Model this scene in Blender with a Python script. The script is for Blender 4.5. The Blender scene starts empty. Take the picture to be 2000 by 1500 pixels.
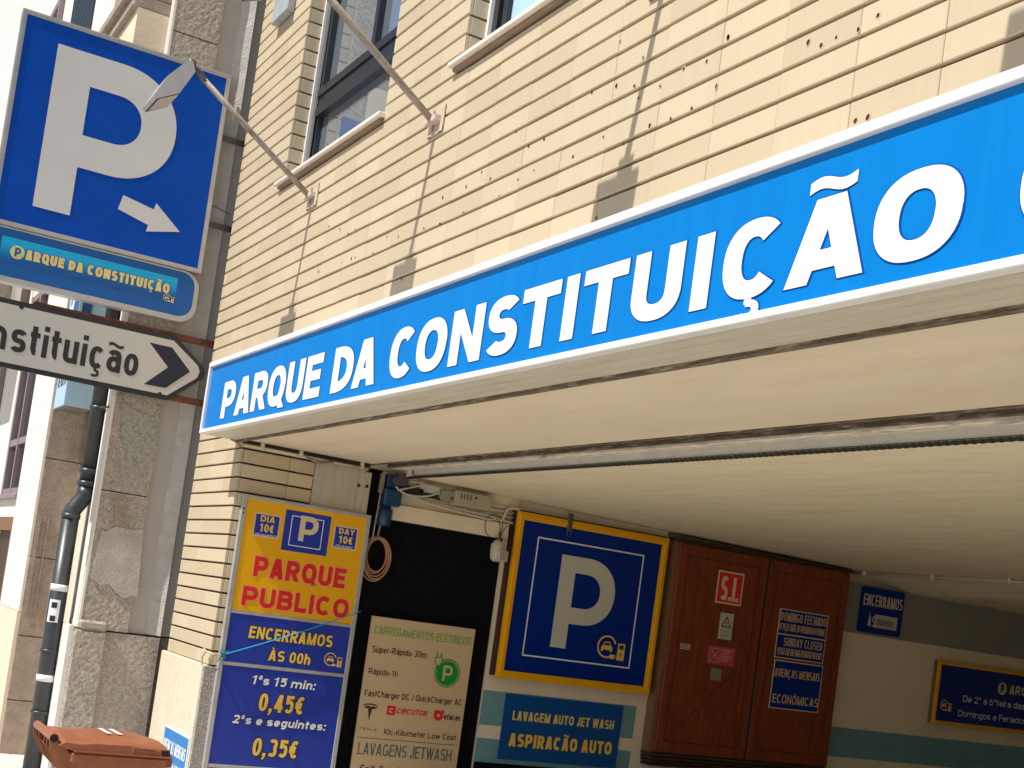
import bpy, math, random
import numpy as np
from mathutils import Vector
random.seed(7)
sc = bpy.context.scene
COL = sc.collection

# ------------------------------------------------------------------ camera
YAW, PITCH, ROLL = 1.0719791, 0.0517028, 0.1384652
FPX, CYPX = 2583.925, 1072.80            # focal length and principal row in pixels of the 2000 px wide photograph
CAM = np.array([0.0, -2.6, 1.6])
_f = np.array([-math.sin(YAW)*math.cos(PITCH), math.cos(YAW)*math.cos(PITCH), math.sin(PITCH)])
_r = np.cross(_f, [0, 0, 1.0]); _r /= np.linalg.norm(_r); _u = np.cross(_r, _f)
R2 = _r*math.cos(ROLL) + _u*math.sin(ROLL); U2 = -_r*math.sin(ROLL) + _u*math.cos(ROLL)
ROT = np.array([R2, U2, _f])
def at(px, py, axis, val):
    """photograph pixel -> the point where its ray meets the real plane axis=val"""
    d = ROT.T @ np.array([(px-1000)/FPX, -(py-CYPX)/FPX, 1.0])
    return CAM + d*(val-CAM[axis])/d[axis]
cd = bpy.data.cameras.new('camera'); cam = bpy.data.objects.new('camera', cd); COL.objects.link(cam)
cd.sensor_width = 36; cd.lens = 36*FPX/2000; cd.shift_y = (CYPX-750)/2000; cd.clip_end = 400; cd.clip_start = .05
from mathutils import Matrix
cam.matrix_world = Matrix([[R2[i], U2[i], -_f[i], CAM[i]] for i in range(3)] + [[0, 0, 0, 1]])
sc.camera = cam

# ------------------------------------------------------------------ sky, sun, exposure
SUNV = Vector((0.120, -1.0, 1.46)).normalized()       # towards the sun
w = bpy.data.worlds.new('World'); sc.world = w; w.use_nodes = True
nt = w.node_tree; bg = nt.nodes['Background']
sky = nt.nodes.new('ShaderNodeTexSky'); sky.sky_type = 'NISHITA'; sky.sun_disc = False
sky.sun_elevation = math.asin(SUNV.z); sky.sun_rotation = math.atan2(SUNV.x, SUNV.y)
nt.links.new(sky.outputs[0], bg.inputs[0]); bg.inputs[1].default_value = 0.075
sd = bpy.data.lights.new('sun', 'SUN'); sun = bpy.data.objects.new('sun', sd); COL.objects.link(sun)
sd.energy = 5.0; sd.angle = math.radians(.53); sd.color = (1, .955, .88)
sun.rotation_euler = SUNV.to_track_quat('Z', 'Y').to_euler(); sun.location = (0, -8, 9)
sc.view_settings.view_transform = 'Standard'; sc.view_settings.look = 'None'
sc.view_settings.exposure = 0.24; sc.view_settings.gamma = 1
sc.render.engine = 'CYCLES'
sc.cycles.max_bounces = 10; sc.cycles.diffuse_bounces = 7

# ------------------------------------------------------------------ materials
MATS = {}
def lin(c):
    if max(c) > 1.5: c = [x/255 for x in c]; return tuple(x/12.92 if x <= .04045 else ((x+.055)/1.055)**2.4 for x in c)
    return tuple(c)
def pm(name, col, rough=.6, var=.10, scale=6, bump=0, bscale=60, metal=0, stain=None, stain_amt=.5, stain_scale=3, stretch=(1,1,1), spec=.5, speck=0, speck_col=(.02,.02,.02), speck_scale=200, coat=0):
    if name in MATS: return MATS[name]
    m = bpy.data.materials.new(name); m.use_nodes = True; n = m.node_tree; N = n.nodes; Lk = n.links.new
    b = N['Principled BSDF']; col = lin(col)
    b.inputs['Roughness'].default_value = rough; b.inputs['Metallic'].default_value = metal
    b.inputs['Specular IOR Level'].default_value = spec
    if coat: b.inputs['Coat Weight'].default_value = coat; b.inputs['Coat Roughness'].default_value = .08
    tc = N.new('ShaderNodeNewGeometry'); mp = N.new('ShaderNodeMapping'); mp.inputs['Scale'].default_value = stretch
    Lk(tc.outputs['Position'], mp.inputs['Vector'])
    nz = N.new('ShaderNodeTexNoise'); nz.inputs['Scale'].default_value = scale; nz.inputs['Detail'].default_value = 6; nz.inputs['Roughness'].default_value = .62
    Lk(mp.outputs[0], nz.inputs['Vector'])
    rmp = N.new('ShaderNodeValToRGB'); e = rmp.color_ramp.elements
    e[0].position = .3; e[1].position = .7
    e[0].color = tuple(c*(1-var) for c in col)+(1,); e[1].color = tuple(min(1, c*(1+var)) for c in col)+(1,)
    Lk(nz.outputs['Fac'], rmp.inputs[0]); out = rmp.outputs[0]
    if stain:
        s = N.new('ShaderNodeTexNoise'); s.inputs['Scale'].default_value = stain_scale; s.inputs['Detail'].default_value = 8; s.inputs['Roughness'].default_value = .7
        Lk(mp.outputs[0], s.inputs['Vector'])
        r = N.new('ShaderNodeValToRGB'); r.color_ramp.elements[0].position = .5; r.color_ramp.elements[1].position = .72
        r.color_ramp.elements[1].color = (stain_amt,)*3+(1,); Lk(s.outputs['Fac'], r.inputs[0])
        mx = N.new('ShaderNodeMix'); mx.data_type = 'RGBA'; Lk(r.outputs[0], mx.inputs[0]); Lk(out, mx.inputs[6]); mx.inputs[7].default_value = lin(stain)+(1,)
        out = mx.outputs[2]
    if speck:
        s = N.new('ShaderNodeTexNoise'); s.inputs['Scale'].default_value = speck_scale; s.inputs['Detail'].default_value = 2
        Lk(tc.outputs['Position'], s.inputs['Vector'])
        r = N.new('ShaderNodeValToRGB'); r.color_ramp.elements[0].position = .5; r.color_ramp.elements[1].position = .6
        r.color_ramp.elements[1].color = (speck,)*3+(1,); Lk(s.outputs['Fac'], r.inputs[0])
        mx = N.new('ShaderNodeMix'); mx.data_type = 'RGBA'; Lk(r.outputs[0], mx.inputs[0]); Lk(out, mx.inputs[6]); mx.inputs[7].default_value = lin(speck_col)+(1,)
        out = mx.outputs[2]
    Lk(out, b.inputs['Base Color'])
    if bump:
        s = N.new('ShaderNodeTexNoise'); s.inputs['Scale'].default_value = bscale; s.inputs['Detail'].default_value = 5
        Lk(mp.outputs[0], s.inputs['Vector'])
        bp = N.new('ShaderNodeBump'); bp.inputs['Strength'].default_value = 1; bp.inputs['Distance'].default_value = bump
        Lk(s.outputs['Fac'], bp.inputs['Height']); Lk(bp.outputs[0], b.inputs['Normal'])
    MATS[name] = m; return m
def tile_mat(name, c1, c2):
    m = bpy.data.materials.new(name); m.use_nodes = True; n = m.node_tree; N = n.nodes; Lk = n.links.new
    b = N['Principled BSDF']; b.inputs['Roughness'].default_value = .42; b.inputs['Specular IOR Level'].default_value = .35
    g = N.new('ShaderNodeNewGeometry'); sp = N.new('ShaderNodeSeparateXYZ'); Lk(g.outputs['Position'], sp.inputs[0])
    def math_(op, a, bb=None):
        x = N.new('ShaderNodeMath'); x.operation = op
        if hasattr(a, 'links'): Lk(a, x.inputs[0])
        else: x.inputs[0].default_value = a
        if bb is not None:
            if hasattr(bb, 'links'): Lk(bb, x.inputs[1])
            else: x.inputs[1].default_value = bb
        return x.outputs[0]
    cx = math_('FLOOR', math_('DIVIDE', math_('ADD', sp.outputs[0], 2.687), .3565)); cz = math_('FLOOR', math_('DIVIDE', math_('SUBTRACT', sp.outputs[2], 3.295), .0993))
    cb = N.new('ShaderNodeCombineXYZ'); Lk(cx, cb.inputs[0]); Lk(cz, cb.inputs[1])
    wn = N.new('ShaderNodeTexWhiteNoise'); wn.noise_dimensions = '3D'; Lk(cb.outputs[0], wn.inputs['Vector'])
    mp = N.new('ShaderNodeMapping'); mp.inputs['Scale'].default_value = (40, 40, 1.2); Lk(g.outputs['Position'], mp.inputs['Vector'])
    ns = N.new('ShaderNodeTexNoise'); ns.inputs['Scale'].default_value = 1; ns.inputs['Detail'].default_value = 3; Lk(mp.outputs[0], ns.inputs['Vector'])
    nb = N.new('ShaderNodeTexNoise'); nb.inputs['Scale'].default_value = 1.3; nb.inputs['Detail'].default_value = 4; Lk(g.outputs['Position'], nb.inputs['Vector'])
    f = math_('ADD', math_('MULTIPLY', wn.outputs['Value'], .5), math_('MULTIPLY', ns.outputs['Fac'], .35)); f = math_('ADD', f, math_('MULTIPLY', nb.outputs['Fac'], .35))
    f = math_('SUBTRACT', f, .2)
    r = N.new('ShaderNodeValToRGB'); r.color_ramp.elements[0].color = lin(c1)+(1,); r.color_ramp.elements[1].color = lin(c2)+(1,); Lk(f, r.inputs[0])
    # rusty / whitish run marks, a shape of their own
    st = N.new('ShaderNodeTexNoise'); st.inputs['Scale'].default_value = 1; st.inputs['Detail'].default_value = 6; st.inputs['Roughness'].default_value = .7
    m2 = N.new('ShaderNodeMapping'); m2.inputs['Scale'].default_value = (7, 7, 1.4); Lk(g.outputs['Position'], m2.inputs['Vector']); Lk(m2.outputs[0], st.inputs['Vector'])
    rr = N.new('ShaderNodeValToRGB'); rr.color_ramp.elements[0].position = .6; rr.color_ramp.elements[1].position = .8; rr.color_ramp.elements[1].color = (.35,)*3+(1,); Lk(st.outputs['Fac'], rr.inputs[0])
    mx = N.new('ShaderNodeMix'); mx.data_type = 'RGBA'; Lk(rr.outputs[0], mx.inputs[0]); Lk(r.outputs[0], mx.inputs[6]); mx.inputs[7].default_value = (.42, .27, .14, 1)
    Lk(mx.outputs[2], b.inputs['Base Color'])
    bp = N.new('ShaderNodeBump'); bp.inputs['Distance'].default_value = .0008; Lk(ns.outputs['Fac'], bp.inputs['Height']); Lk(bp.outputs[0], b.inputs['Normal'])
    return m
TILE = tile_mat('glazed_tile', (.50, .41, .275), (.66, .555, .395))
GROUT = pm('dark_joint', (.07, .05, .036), .9, .3, 30, bump=.002)
ALU = pm('white_aluminium', (.78, .79, .80), .35, .05, 4, stain=(.45, .42, .36), stain_amt=.35, stain_scale=5)
SILVER = pm('silver_aluminium', (.48, .48, .48), .38, .08, 10, metal=.35, stain=(.35, .27, .2), stain_amt=.4, stain_scale=9)
SBLUE = pm('sign_blue', (.0, .18, .56), .4, .05, 2.0, stretch=(9, 9, .6), stain=(.01, .23, .64), stain_amt=.3, stain_scale=1.6, spec=.15)
SWHITE = pm('sign_white', (.80, .83, .85), .35, .02, 3)
DBLUE = pm('deep_blue', (.0, .062, .42), .35, .08, 3, spec=.18)
PBLUE = pm('navy_blue', (.0, .022, .23), .25, .05, 2, spec=.25)
VBLUE = pm('violet_blue', (.025, .05, .38), .3, .06, 3, spec=.25)
YEL = pm('signal_yellow', (.84, .43, .008), .3, .05, 2)
YELT = pm('print_yellow', (.83, .55, .10), .4, .03, 5)
GOLD = pm('pale_gold_print', (.72, .60, .22), .4, .03, 5)
RED = pm('print_red', (.74, .02, .025), .35, .04, 5)
PEACH = pm('print_peach', (.85, .42, .16), .4, .02, 5)
DARKT = pm('print_dark', (.03, .025, .05), .4, .02, 5)
WHT = pm('print_white', (.78, .80, .82), .4, .02, 5)
CREAMT = pm('print_cream', (.72, .60, .40), .4, .02, 5)
BEIGEB = pm('beige_board', (.60, .45, .27), .45, .03, 2)
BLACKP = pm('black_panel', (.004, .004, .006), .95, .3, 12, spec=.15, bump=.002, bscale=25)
SOFFIT = pm('soffit_paint', (.74, .655, .50), .6, .05, 1.5, stretch=(1, 4, 1), stain=(.66, .50, .36), stain_amt=.4, stain_scale=1.1, bump=.0015, bscale=14)
CEIL = pm('ceiling_paint', (.84, .75, .54), .6, .06, 1.2, stretch=(1, 5, 1), stain=(.5, .42, .28), stain_amt=.4, stain_scale=2, bump=.002, bscale=10)
DIRT = pm('grimy_metal', (.10, .075, .05), .8, .6, 30, stretch=(1, 8, 8), stain=(.5, .45, .36), stain_amt=.8, stain_scale=8)
GREYB = pm('grey_painted_steel', (.50, .50, .46), .5, .06, 6, stain=(.3, .25, .2), stain_amt=.3, stain_scale=10)
PLAST = pm('cream_wall_paint', (.80, .69, .52), .6, .05, 3, bump=.002, bscale=20)
TEAL = pm('teal_stripe', (.15, .32, .37), .5, .05, 4)
GREYW = pm('grey_wall_slab', (.28, .275, .245), .7, .08, 3)
WPANEL = pm('stained_white_panel', (.50, .45, .36), .5, .08, 10, stretch=(3, 3, .4), stain=(.3, .24, .17), stain_amt=.4, stain_scale=6)
WOOD = pm('red_brown_wood', (.21, .047, .016), .33, .25, 5, stretch=(6, 6, .7), stain=(.05, .012, .006), stain_amt=.5, stain_scale=3, spec=.35)
WOODD = pm('dark_brown_wood', (.045, .018, .012), .5, .3, 12, stretch=(6, 6, .7))
WOODB = pm('brown_wood_frame', (.22, .11, .055), .5, .2, 8, stretch=(5, 5, .8), stain=(.08, .04, .02), stain_amt=.5, stain_scale=12)
GRAN = pm('rough_granite', (.45, .40, .345), .9, .28, 30, bump=.005, bscale=110, speck=.6, speck_col=(.12, .10, .085), speck_scale=120, stain=(.27, .27, .22), stain_amt=.6, stain_scale=3)
GRANB = pm('brown_granite', (.37, .30, .245), .9, .2, 12, bump=.006, bscale=70, speck=.5, speck_col=(.12, .09, .07), speck_scale=150, stain=(.2, .16, .13), stain_amt=.5, stain_scale=4)
GRANS = pm('smoothed_granite_patch', (.46, .44, .42), .9, .12, 8, bump=.0025, bscale=60, speck=.4, speck_col=(.15, .13, .11), speck_scale=160)
GRSHEET = pm('grey_flashing', (.47, .45, .44), .65, .06, 2, stretch=(1, 1, .3))
CEMENT = pm('pale_mortar', (.52, .50, .47), .9, .12, 12, bump=.006, bscale=70)
WHITEW = pm('white_stucco_sunlit_stone', (.74, .70, .64), .8, .04, 5, bump=.002, bscale=40)  # stucco white, also used to paint sunlight onto granite street faces
CREAMW = pm('cream_stucco', (.72, .60, .46), .8, .06, 5, bump=.002, bscale=40, stain=(.6, .45, .32), stain_amt=.4)
MARB = pm('marble_plinth', (.74, .66, .52), .35, .12, 9, stretch=(3, 3, .6), speck=.5, speck_col=(.45, .36, .26), speck_scale=70)
SPGRAN = pm('speckled_granite', (.42, .39, .35), .6, .3, 60, speck=.9, speck_col=(.08, .07, .065), speck_scale=170)
PIPE = pm('dark_grey_pvc', (.035, .042, .048), .38, .15, 6, stain=(.12, .12, .11), stain_amt=.25, stain_scale=8)
BFRAME = pm('black_window_frame', (.018, .02, .026), .3, .1, 8)
MAUVE = pm('mauve_wood', (.26, .20, .21), .5, .1, 8)
SHUT = pm('slate_blue_shutter', (.05, .065, .09), .5, .1, 8)
DGLASS = pm('dark_glass', (.03, .035, .04), .06, .1, 3, spec=.8)
SILLM = pm('stone_sill', (.74, .68, .60), .6, .06, 8)
SILLD = pm('sill_underside', (.28, .19, .13), .7, .2, 10, stretch=(1, 6, 6))
GALV = pm('galvanised_pipe', (.30, .26, .22), .55, .25, 25, metal=.15, stain=(.20, .09, .035), stain_amt=.8, stain_scale=14, bump=.001, bscale=90)
LAMPM = pm('lamp_grey', (.42, .42, .44), .45, .08, 10, metal=.2)
LENS = pm('lamp_lens', (.50, .43, .33), .25, .1, 20)
RUST = pm('rusty_steel', (.16, .05, .028), .8, .5, 30, stain=(.09, .09, .09), stain_amt=.8, stain_scale=9)
STEELD = pm('dull_dark_steel', (.10, .095, .088), .5, .2, 20, metal=.3)
BLACKM = pm('black_border', (.018, .019, .02), .45, .15, 20)
OFFW = pm('reflective_off_white', (.52, .51, .48), .45, .03, 4, stain=(.45, .42, .37), stain_amt=.15)
BINB = pm('brown_bin_plastic', (.29, .092, .036), .36, .08, 5, stain=(.5, .24, .12), stain_amt=.3, stain_scale=9)
BIND = pm('bin_dark_hole', (.03, .02, .018), .9, .1)
MOTB = pm('motor_blue', (.008, .045, .13), .4, .1, 8)
PVCW = pm('cream_conduit', (.62, .55, .43), .45, .08, 20)
CABL = pm('copper_brown_cable', (.42, .22, .11), .5, .1, 20)
BLKC = pm('black_cable', (.02, .02, .02), .5, .1)
ROPE = pm('cyan_rope', (.01, .32, .55), .6, .1, 80)
GREENP = pm('print_green', (.0, .28, .035), .4, .02)
GREENL = pm('print_light_green', (.16, .42, .06), .4, .02)
TEALT = pm('print_teal_grey', (.10, .15, .14), .4, .02)
BRWNT = pm('print_brown_black', (.05, .025, .018), .4, .02)
LBLUE = pm('light_blue_sign', (.42, .62, .78), .4, .03)
CYANG = pm('cyan_banner', (.0, .36, .78), .25, .05)
BANB = pm('banner_blue', (.0, .10, .38), .3, .05)
PLATEB = pm('street_plate_blue', (.02, .20, .52), .35, .05)
CONC = pm('concrete_floor', (.56, .52, .45), .8, .12, 2, bump=.003)
PAVE = pm('pale_paving', (.60, .56, .50), .85, .10, 3, bump=.003, bscale=50)
ASPH = pm('granite_setts', (.44, .40, .345), .9, .2, 8, bump=.005, bscale=90)
HOLE = pm('drill_hole', (.03, .02, .015), 1, .1)
CHIP = pm('chipped_rim', (.60, .42, .33), .8, .1)
def grad_mat(name, c_lo, c_hi, z0, z1):
    m = pm(name, c_lo, .25, .02, 3); n = m.node_tree; N = n.nodes
    g = N.new('ShaderNodeNewGeometry'); s = N.new('ShaderNodeSeparateXYZ'); n.links.new(g.outputs['Position'], s.inputs[0])
    mr = N.new('ShaderNodeMapRange'); mr.inputs[1].default_value = z0; mr.inputs[2].default_value = z1; n.links.new(s.outputs[2], mr.inputs[0])
    r = N.new('ShaderNodeValToRGB'); r.color_ramp.elements[0].color = lin(c_lo)+(1,); r.color_ramp.elements[1].color = lin(c_hi)+(1,)
    n.links.new(mr.outputs[0], r.inputs[0]); n.links.new(r.outputs[0], N['Principled BSDF'].inputs['Base Color']); return m
def glass_mat():
    m = bpy.data.materials.new('window_glass'); m.use_nodes = True; b = m.node_tree.nodes['Principled BSDF']
    b.inputs['Base Color'].default_value = (.50, .58, .66, 1); b.inputs['Metallic'].default_value = .75; b.inputs['Roughness'].default_value = .025
    b.inputs['IOR'].default_value = 1.9; b.inputs['Specular IOR Level'].default_value = 1.0
    n = m.node_tree; t = n.nodes.new('ShaderNodeTexNoise'); t.inputs['Scale'].default_value = 2.2
    g = n.nodes.new('ShaderNodeNewGeometry'); n.links.new(g.outputs['Position'], t.inputs['Vector'])
    bp = n.nodes.new('ShaderNodeBump'); bp.inputs['Distance'].default_value = .0012; n.links.new(t.outputs['Fac'], bp.inputs['Height']); n.links.new(bp.outputs[0], b.inputs['Normal'])
    return m
GLASS = glass_mat()

# ------------------------------------------------------------------ mesh helpers
class MB:
    def __init__(s): s.v = []; s.f = []; s.mi = []; s.m = 0
    def quad(s, *p):
        i = len(s.v); s.v += [tuple(map(float, q)) for q in p]; s.f.append(tuple(range(i, i+len(p)))); s.mi.append(s.m); return s
    def box(s, x0, x1, y0, y1, z0, z1):
        x0, x1 = min(x0, x1), max(x0, x1); y0, y1 = min(y0, y1), max(y0, y1); z0, z1 = min(z0, z1), max(z0, z1)
        i = len(s.v); s.v += [(x, y, z) for x in (x0, x1) for y in (y0, y1) for z in (z0, z1)]
        for f in ((0, 1, 3, 2), (4, 6, 7, 5), (0, 4, 5, 1), (2, 3, 7, 6), (0, 2, 6, 4), (1, 5, 7, 3)): s.f.append(tuple(i+k for k in f)); s.mi.append(s.m)
        return s
    def cbox(s, x0, x1, y0, y1, z0, z1, c=.004):
        """box with all edges chamfered"""
        a = [(x0, x1), (y0, y1), (z0, z1)]; a = [(min(p), max(p)) for p in a]
        c = min([c]+[(p[1]-p[0])*.45 for p in a]); i = len(s.v); idx = {}
        for ax in range(3):
            for sx in (0, 1):
                for sy in (0, 1):
                    for sz in (0, 1):
                        sg = (sx, sy, sz); p = []
                        for k in range(3):
                            q = a[k][sg[k]]
                            if k != ax: q += c if sg[k] == 0 else -c
                            p.append(q)
                        idx[(ax, sg)] = len(s.v); s.v.append(tuple(p))
        for ax in range(3):
            o = [k for k in range(3) if k != ax]
            for sd_ in (0, 1):
                def g(u, v_):
                    t = [0, 0, 0]; t[ax] = sd_; t[o[0]] = u; t[o[1]] = v_; return idx[(ax, tuple(t))]
                q = [g(0, 0), g(1, 0), g(1, 1), g(0, 1)]
                if (sd_ == 0) != (ax == 1): q = q[::-1]
                s.f.append(tuple(q)); s.mi.append(s.m)
        for ax in range(3):                                   # edges parallel to ax
            o = [k for k in range(3) if k != ax]
            for u in (0, 1):
                for v_ in (0, 1):
                    def h(face_ax, e):
                        t = [0, 0, 0]; t[ax] = e; t[o[0]] = u; t[o[1]] = v_; return idx[(face_ax, tuple(t))]
                    s.f.append((h(o[0], 0), h(o[0], 1), h(o[1], 1), h(o[1], 0))); s.mi.append(s.m)
        for sg in [(p, q, r) for p in (0, 1) for q in (0, 1) for r in (0, 1)]:
            s.f.append((idx[(0, sg)], idx[(1, sg)], idx[(2, sg)])); s.mi.append(s.m)
        return s
    def tube(s, pts, r, n=10, cap=True, rr=None):
        pts = [Vector(p) for p in pts]; rings = []; up = None
        for k, p in enumerate(pts):
            d = (pts[min(k+1, len(pts)-1)]-pts[max(k-1, 0)]).normalized()
            if up is None: up = d.orthogonal().normalized()
            up = (up-d*up.dot(d)).normalized(); sd_ = d.cross(up); i = len(s.v); rad = rr[k] if rr else r
            for j in range(n):
                a = 2*math.pi*j/n; s.v.append(tuple(p+up*math.cos(a)*rad+sd_*math.sin(a)*rad))
            rings.append(i)
        for a, b in zip(rings, rings[1:]):
            for j in range(n): s.f.append((a+j, a+(j+1) % n, b+(j+1) % n, b+j)); s.mi.append(s.m)
        if cap:
            s.f.append(tuple(rings[0]+j for j in range(n))[::-1]); s.f.append(tuple(rings[-1]+j for j in range(n))); s.mi += [s.m, s.m]
        return s
    def prism(s, poly, fr, n0, n1):
        """polygon (u,v) extruded along the frame normal from n0 to n1"""
        k = len(poly); i = len(s.v)
        for nn in (n0, n1): s.v += [tuple(fr(u, v, nn)) for u, v in poly]
        s.f.append(tuple(range(i, i+k))[::-1]); s.f.append(tuple(range(i+k, i+2*k))); s.mi += [s.m, s.m]
        for j in range(k): s.f.append((i+j, i+(j+1) % k, i+k+(j+1) % k, i+k+j)); s.mi.append(s.m)
        return s
def fx(X):  # frame on a face looking to +X: u = Y, v = Z
    return lambda u, v, n=0: (X+n, u, v)
def fy(Y):  # frame on a face looking to the street (-Y): u = X, v = Z
    return lambda u, v, n=0: (u, Y-n, v)
def link(o, root=None):
    COL.objects.link(o)
    if root is not None: o.parent = root
    return o
def base_of(o):
    p = Vector((0, 0, 0))
    while o is not None: p += o.location; o = o.parent
    return p
def part(root, name, mb, mat, smooth=False, **props):
    b = base_of(root) if root is not None else Vector((0, 0, 0))
    me = bpy.data.meshes.new(name)
    o0 = b
    if root is None and mb.v:
        a = np.array(mb.v); o0 = Vector((float(a[:, 0].mean()), float(a[:, 1].mean()), float(a[:, 2].min())))
    me.from_pydata([(x-o0.x, y-o0.y, z-o0.z) for x, y, z in mb.v], [], mb.f)
    mats = mat if isinstance(mat, (list, tuple)) else [mat]
    for m in mats: me.materials.append(m)
    if len(mats) > 1: me.polygons.foreach_set('material_index', mb.mi)
    if smooth: me.polygons.foreach_set('use_smooth', [True]*len(me.polygons))
    me.validate(); me.update()
    import bmesh
    if len(me.polygons) < 60000 and not props.pop('raw', False):
        bm = bmesh.new(); bm.from_mesh(me); bmesh.ops.recalc_face_normals(bm, faces=bm.faces); bm.to_mesh(me); bm.free()
    o = bpy.data.objects.new(name, me); link(o, root)
    if root is None: o.location = o0
    for k, v in props.items(): o[k] = v
    return o
def thing(name, label, cat, loc, group=None):
    o = bpy.data.objects.new(name, None); o.location = loc; o.empty_display_size = .1; COL.objects.link(o)
    o['label'] = label; o['category'] = cat
    if group: o['group'] = group
    return o
def tag(o, label, cat, group=None):
    o['label'] = label; o['category'] = cat
    if group: o['group'] = group
    return o

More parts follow.
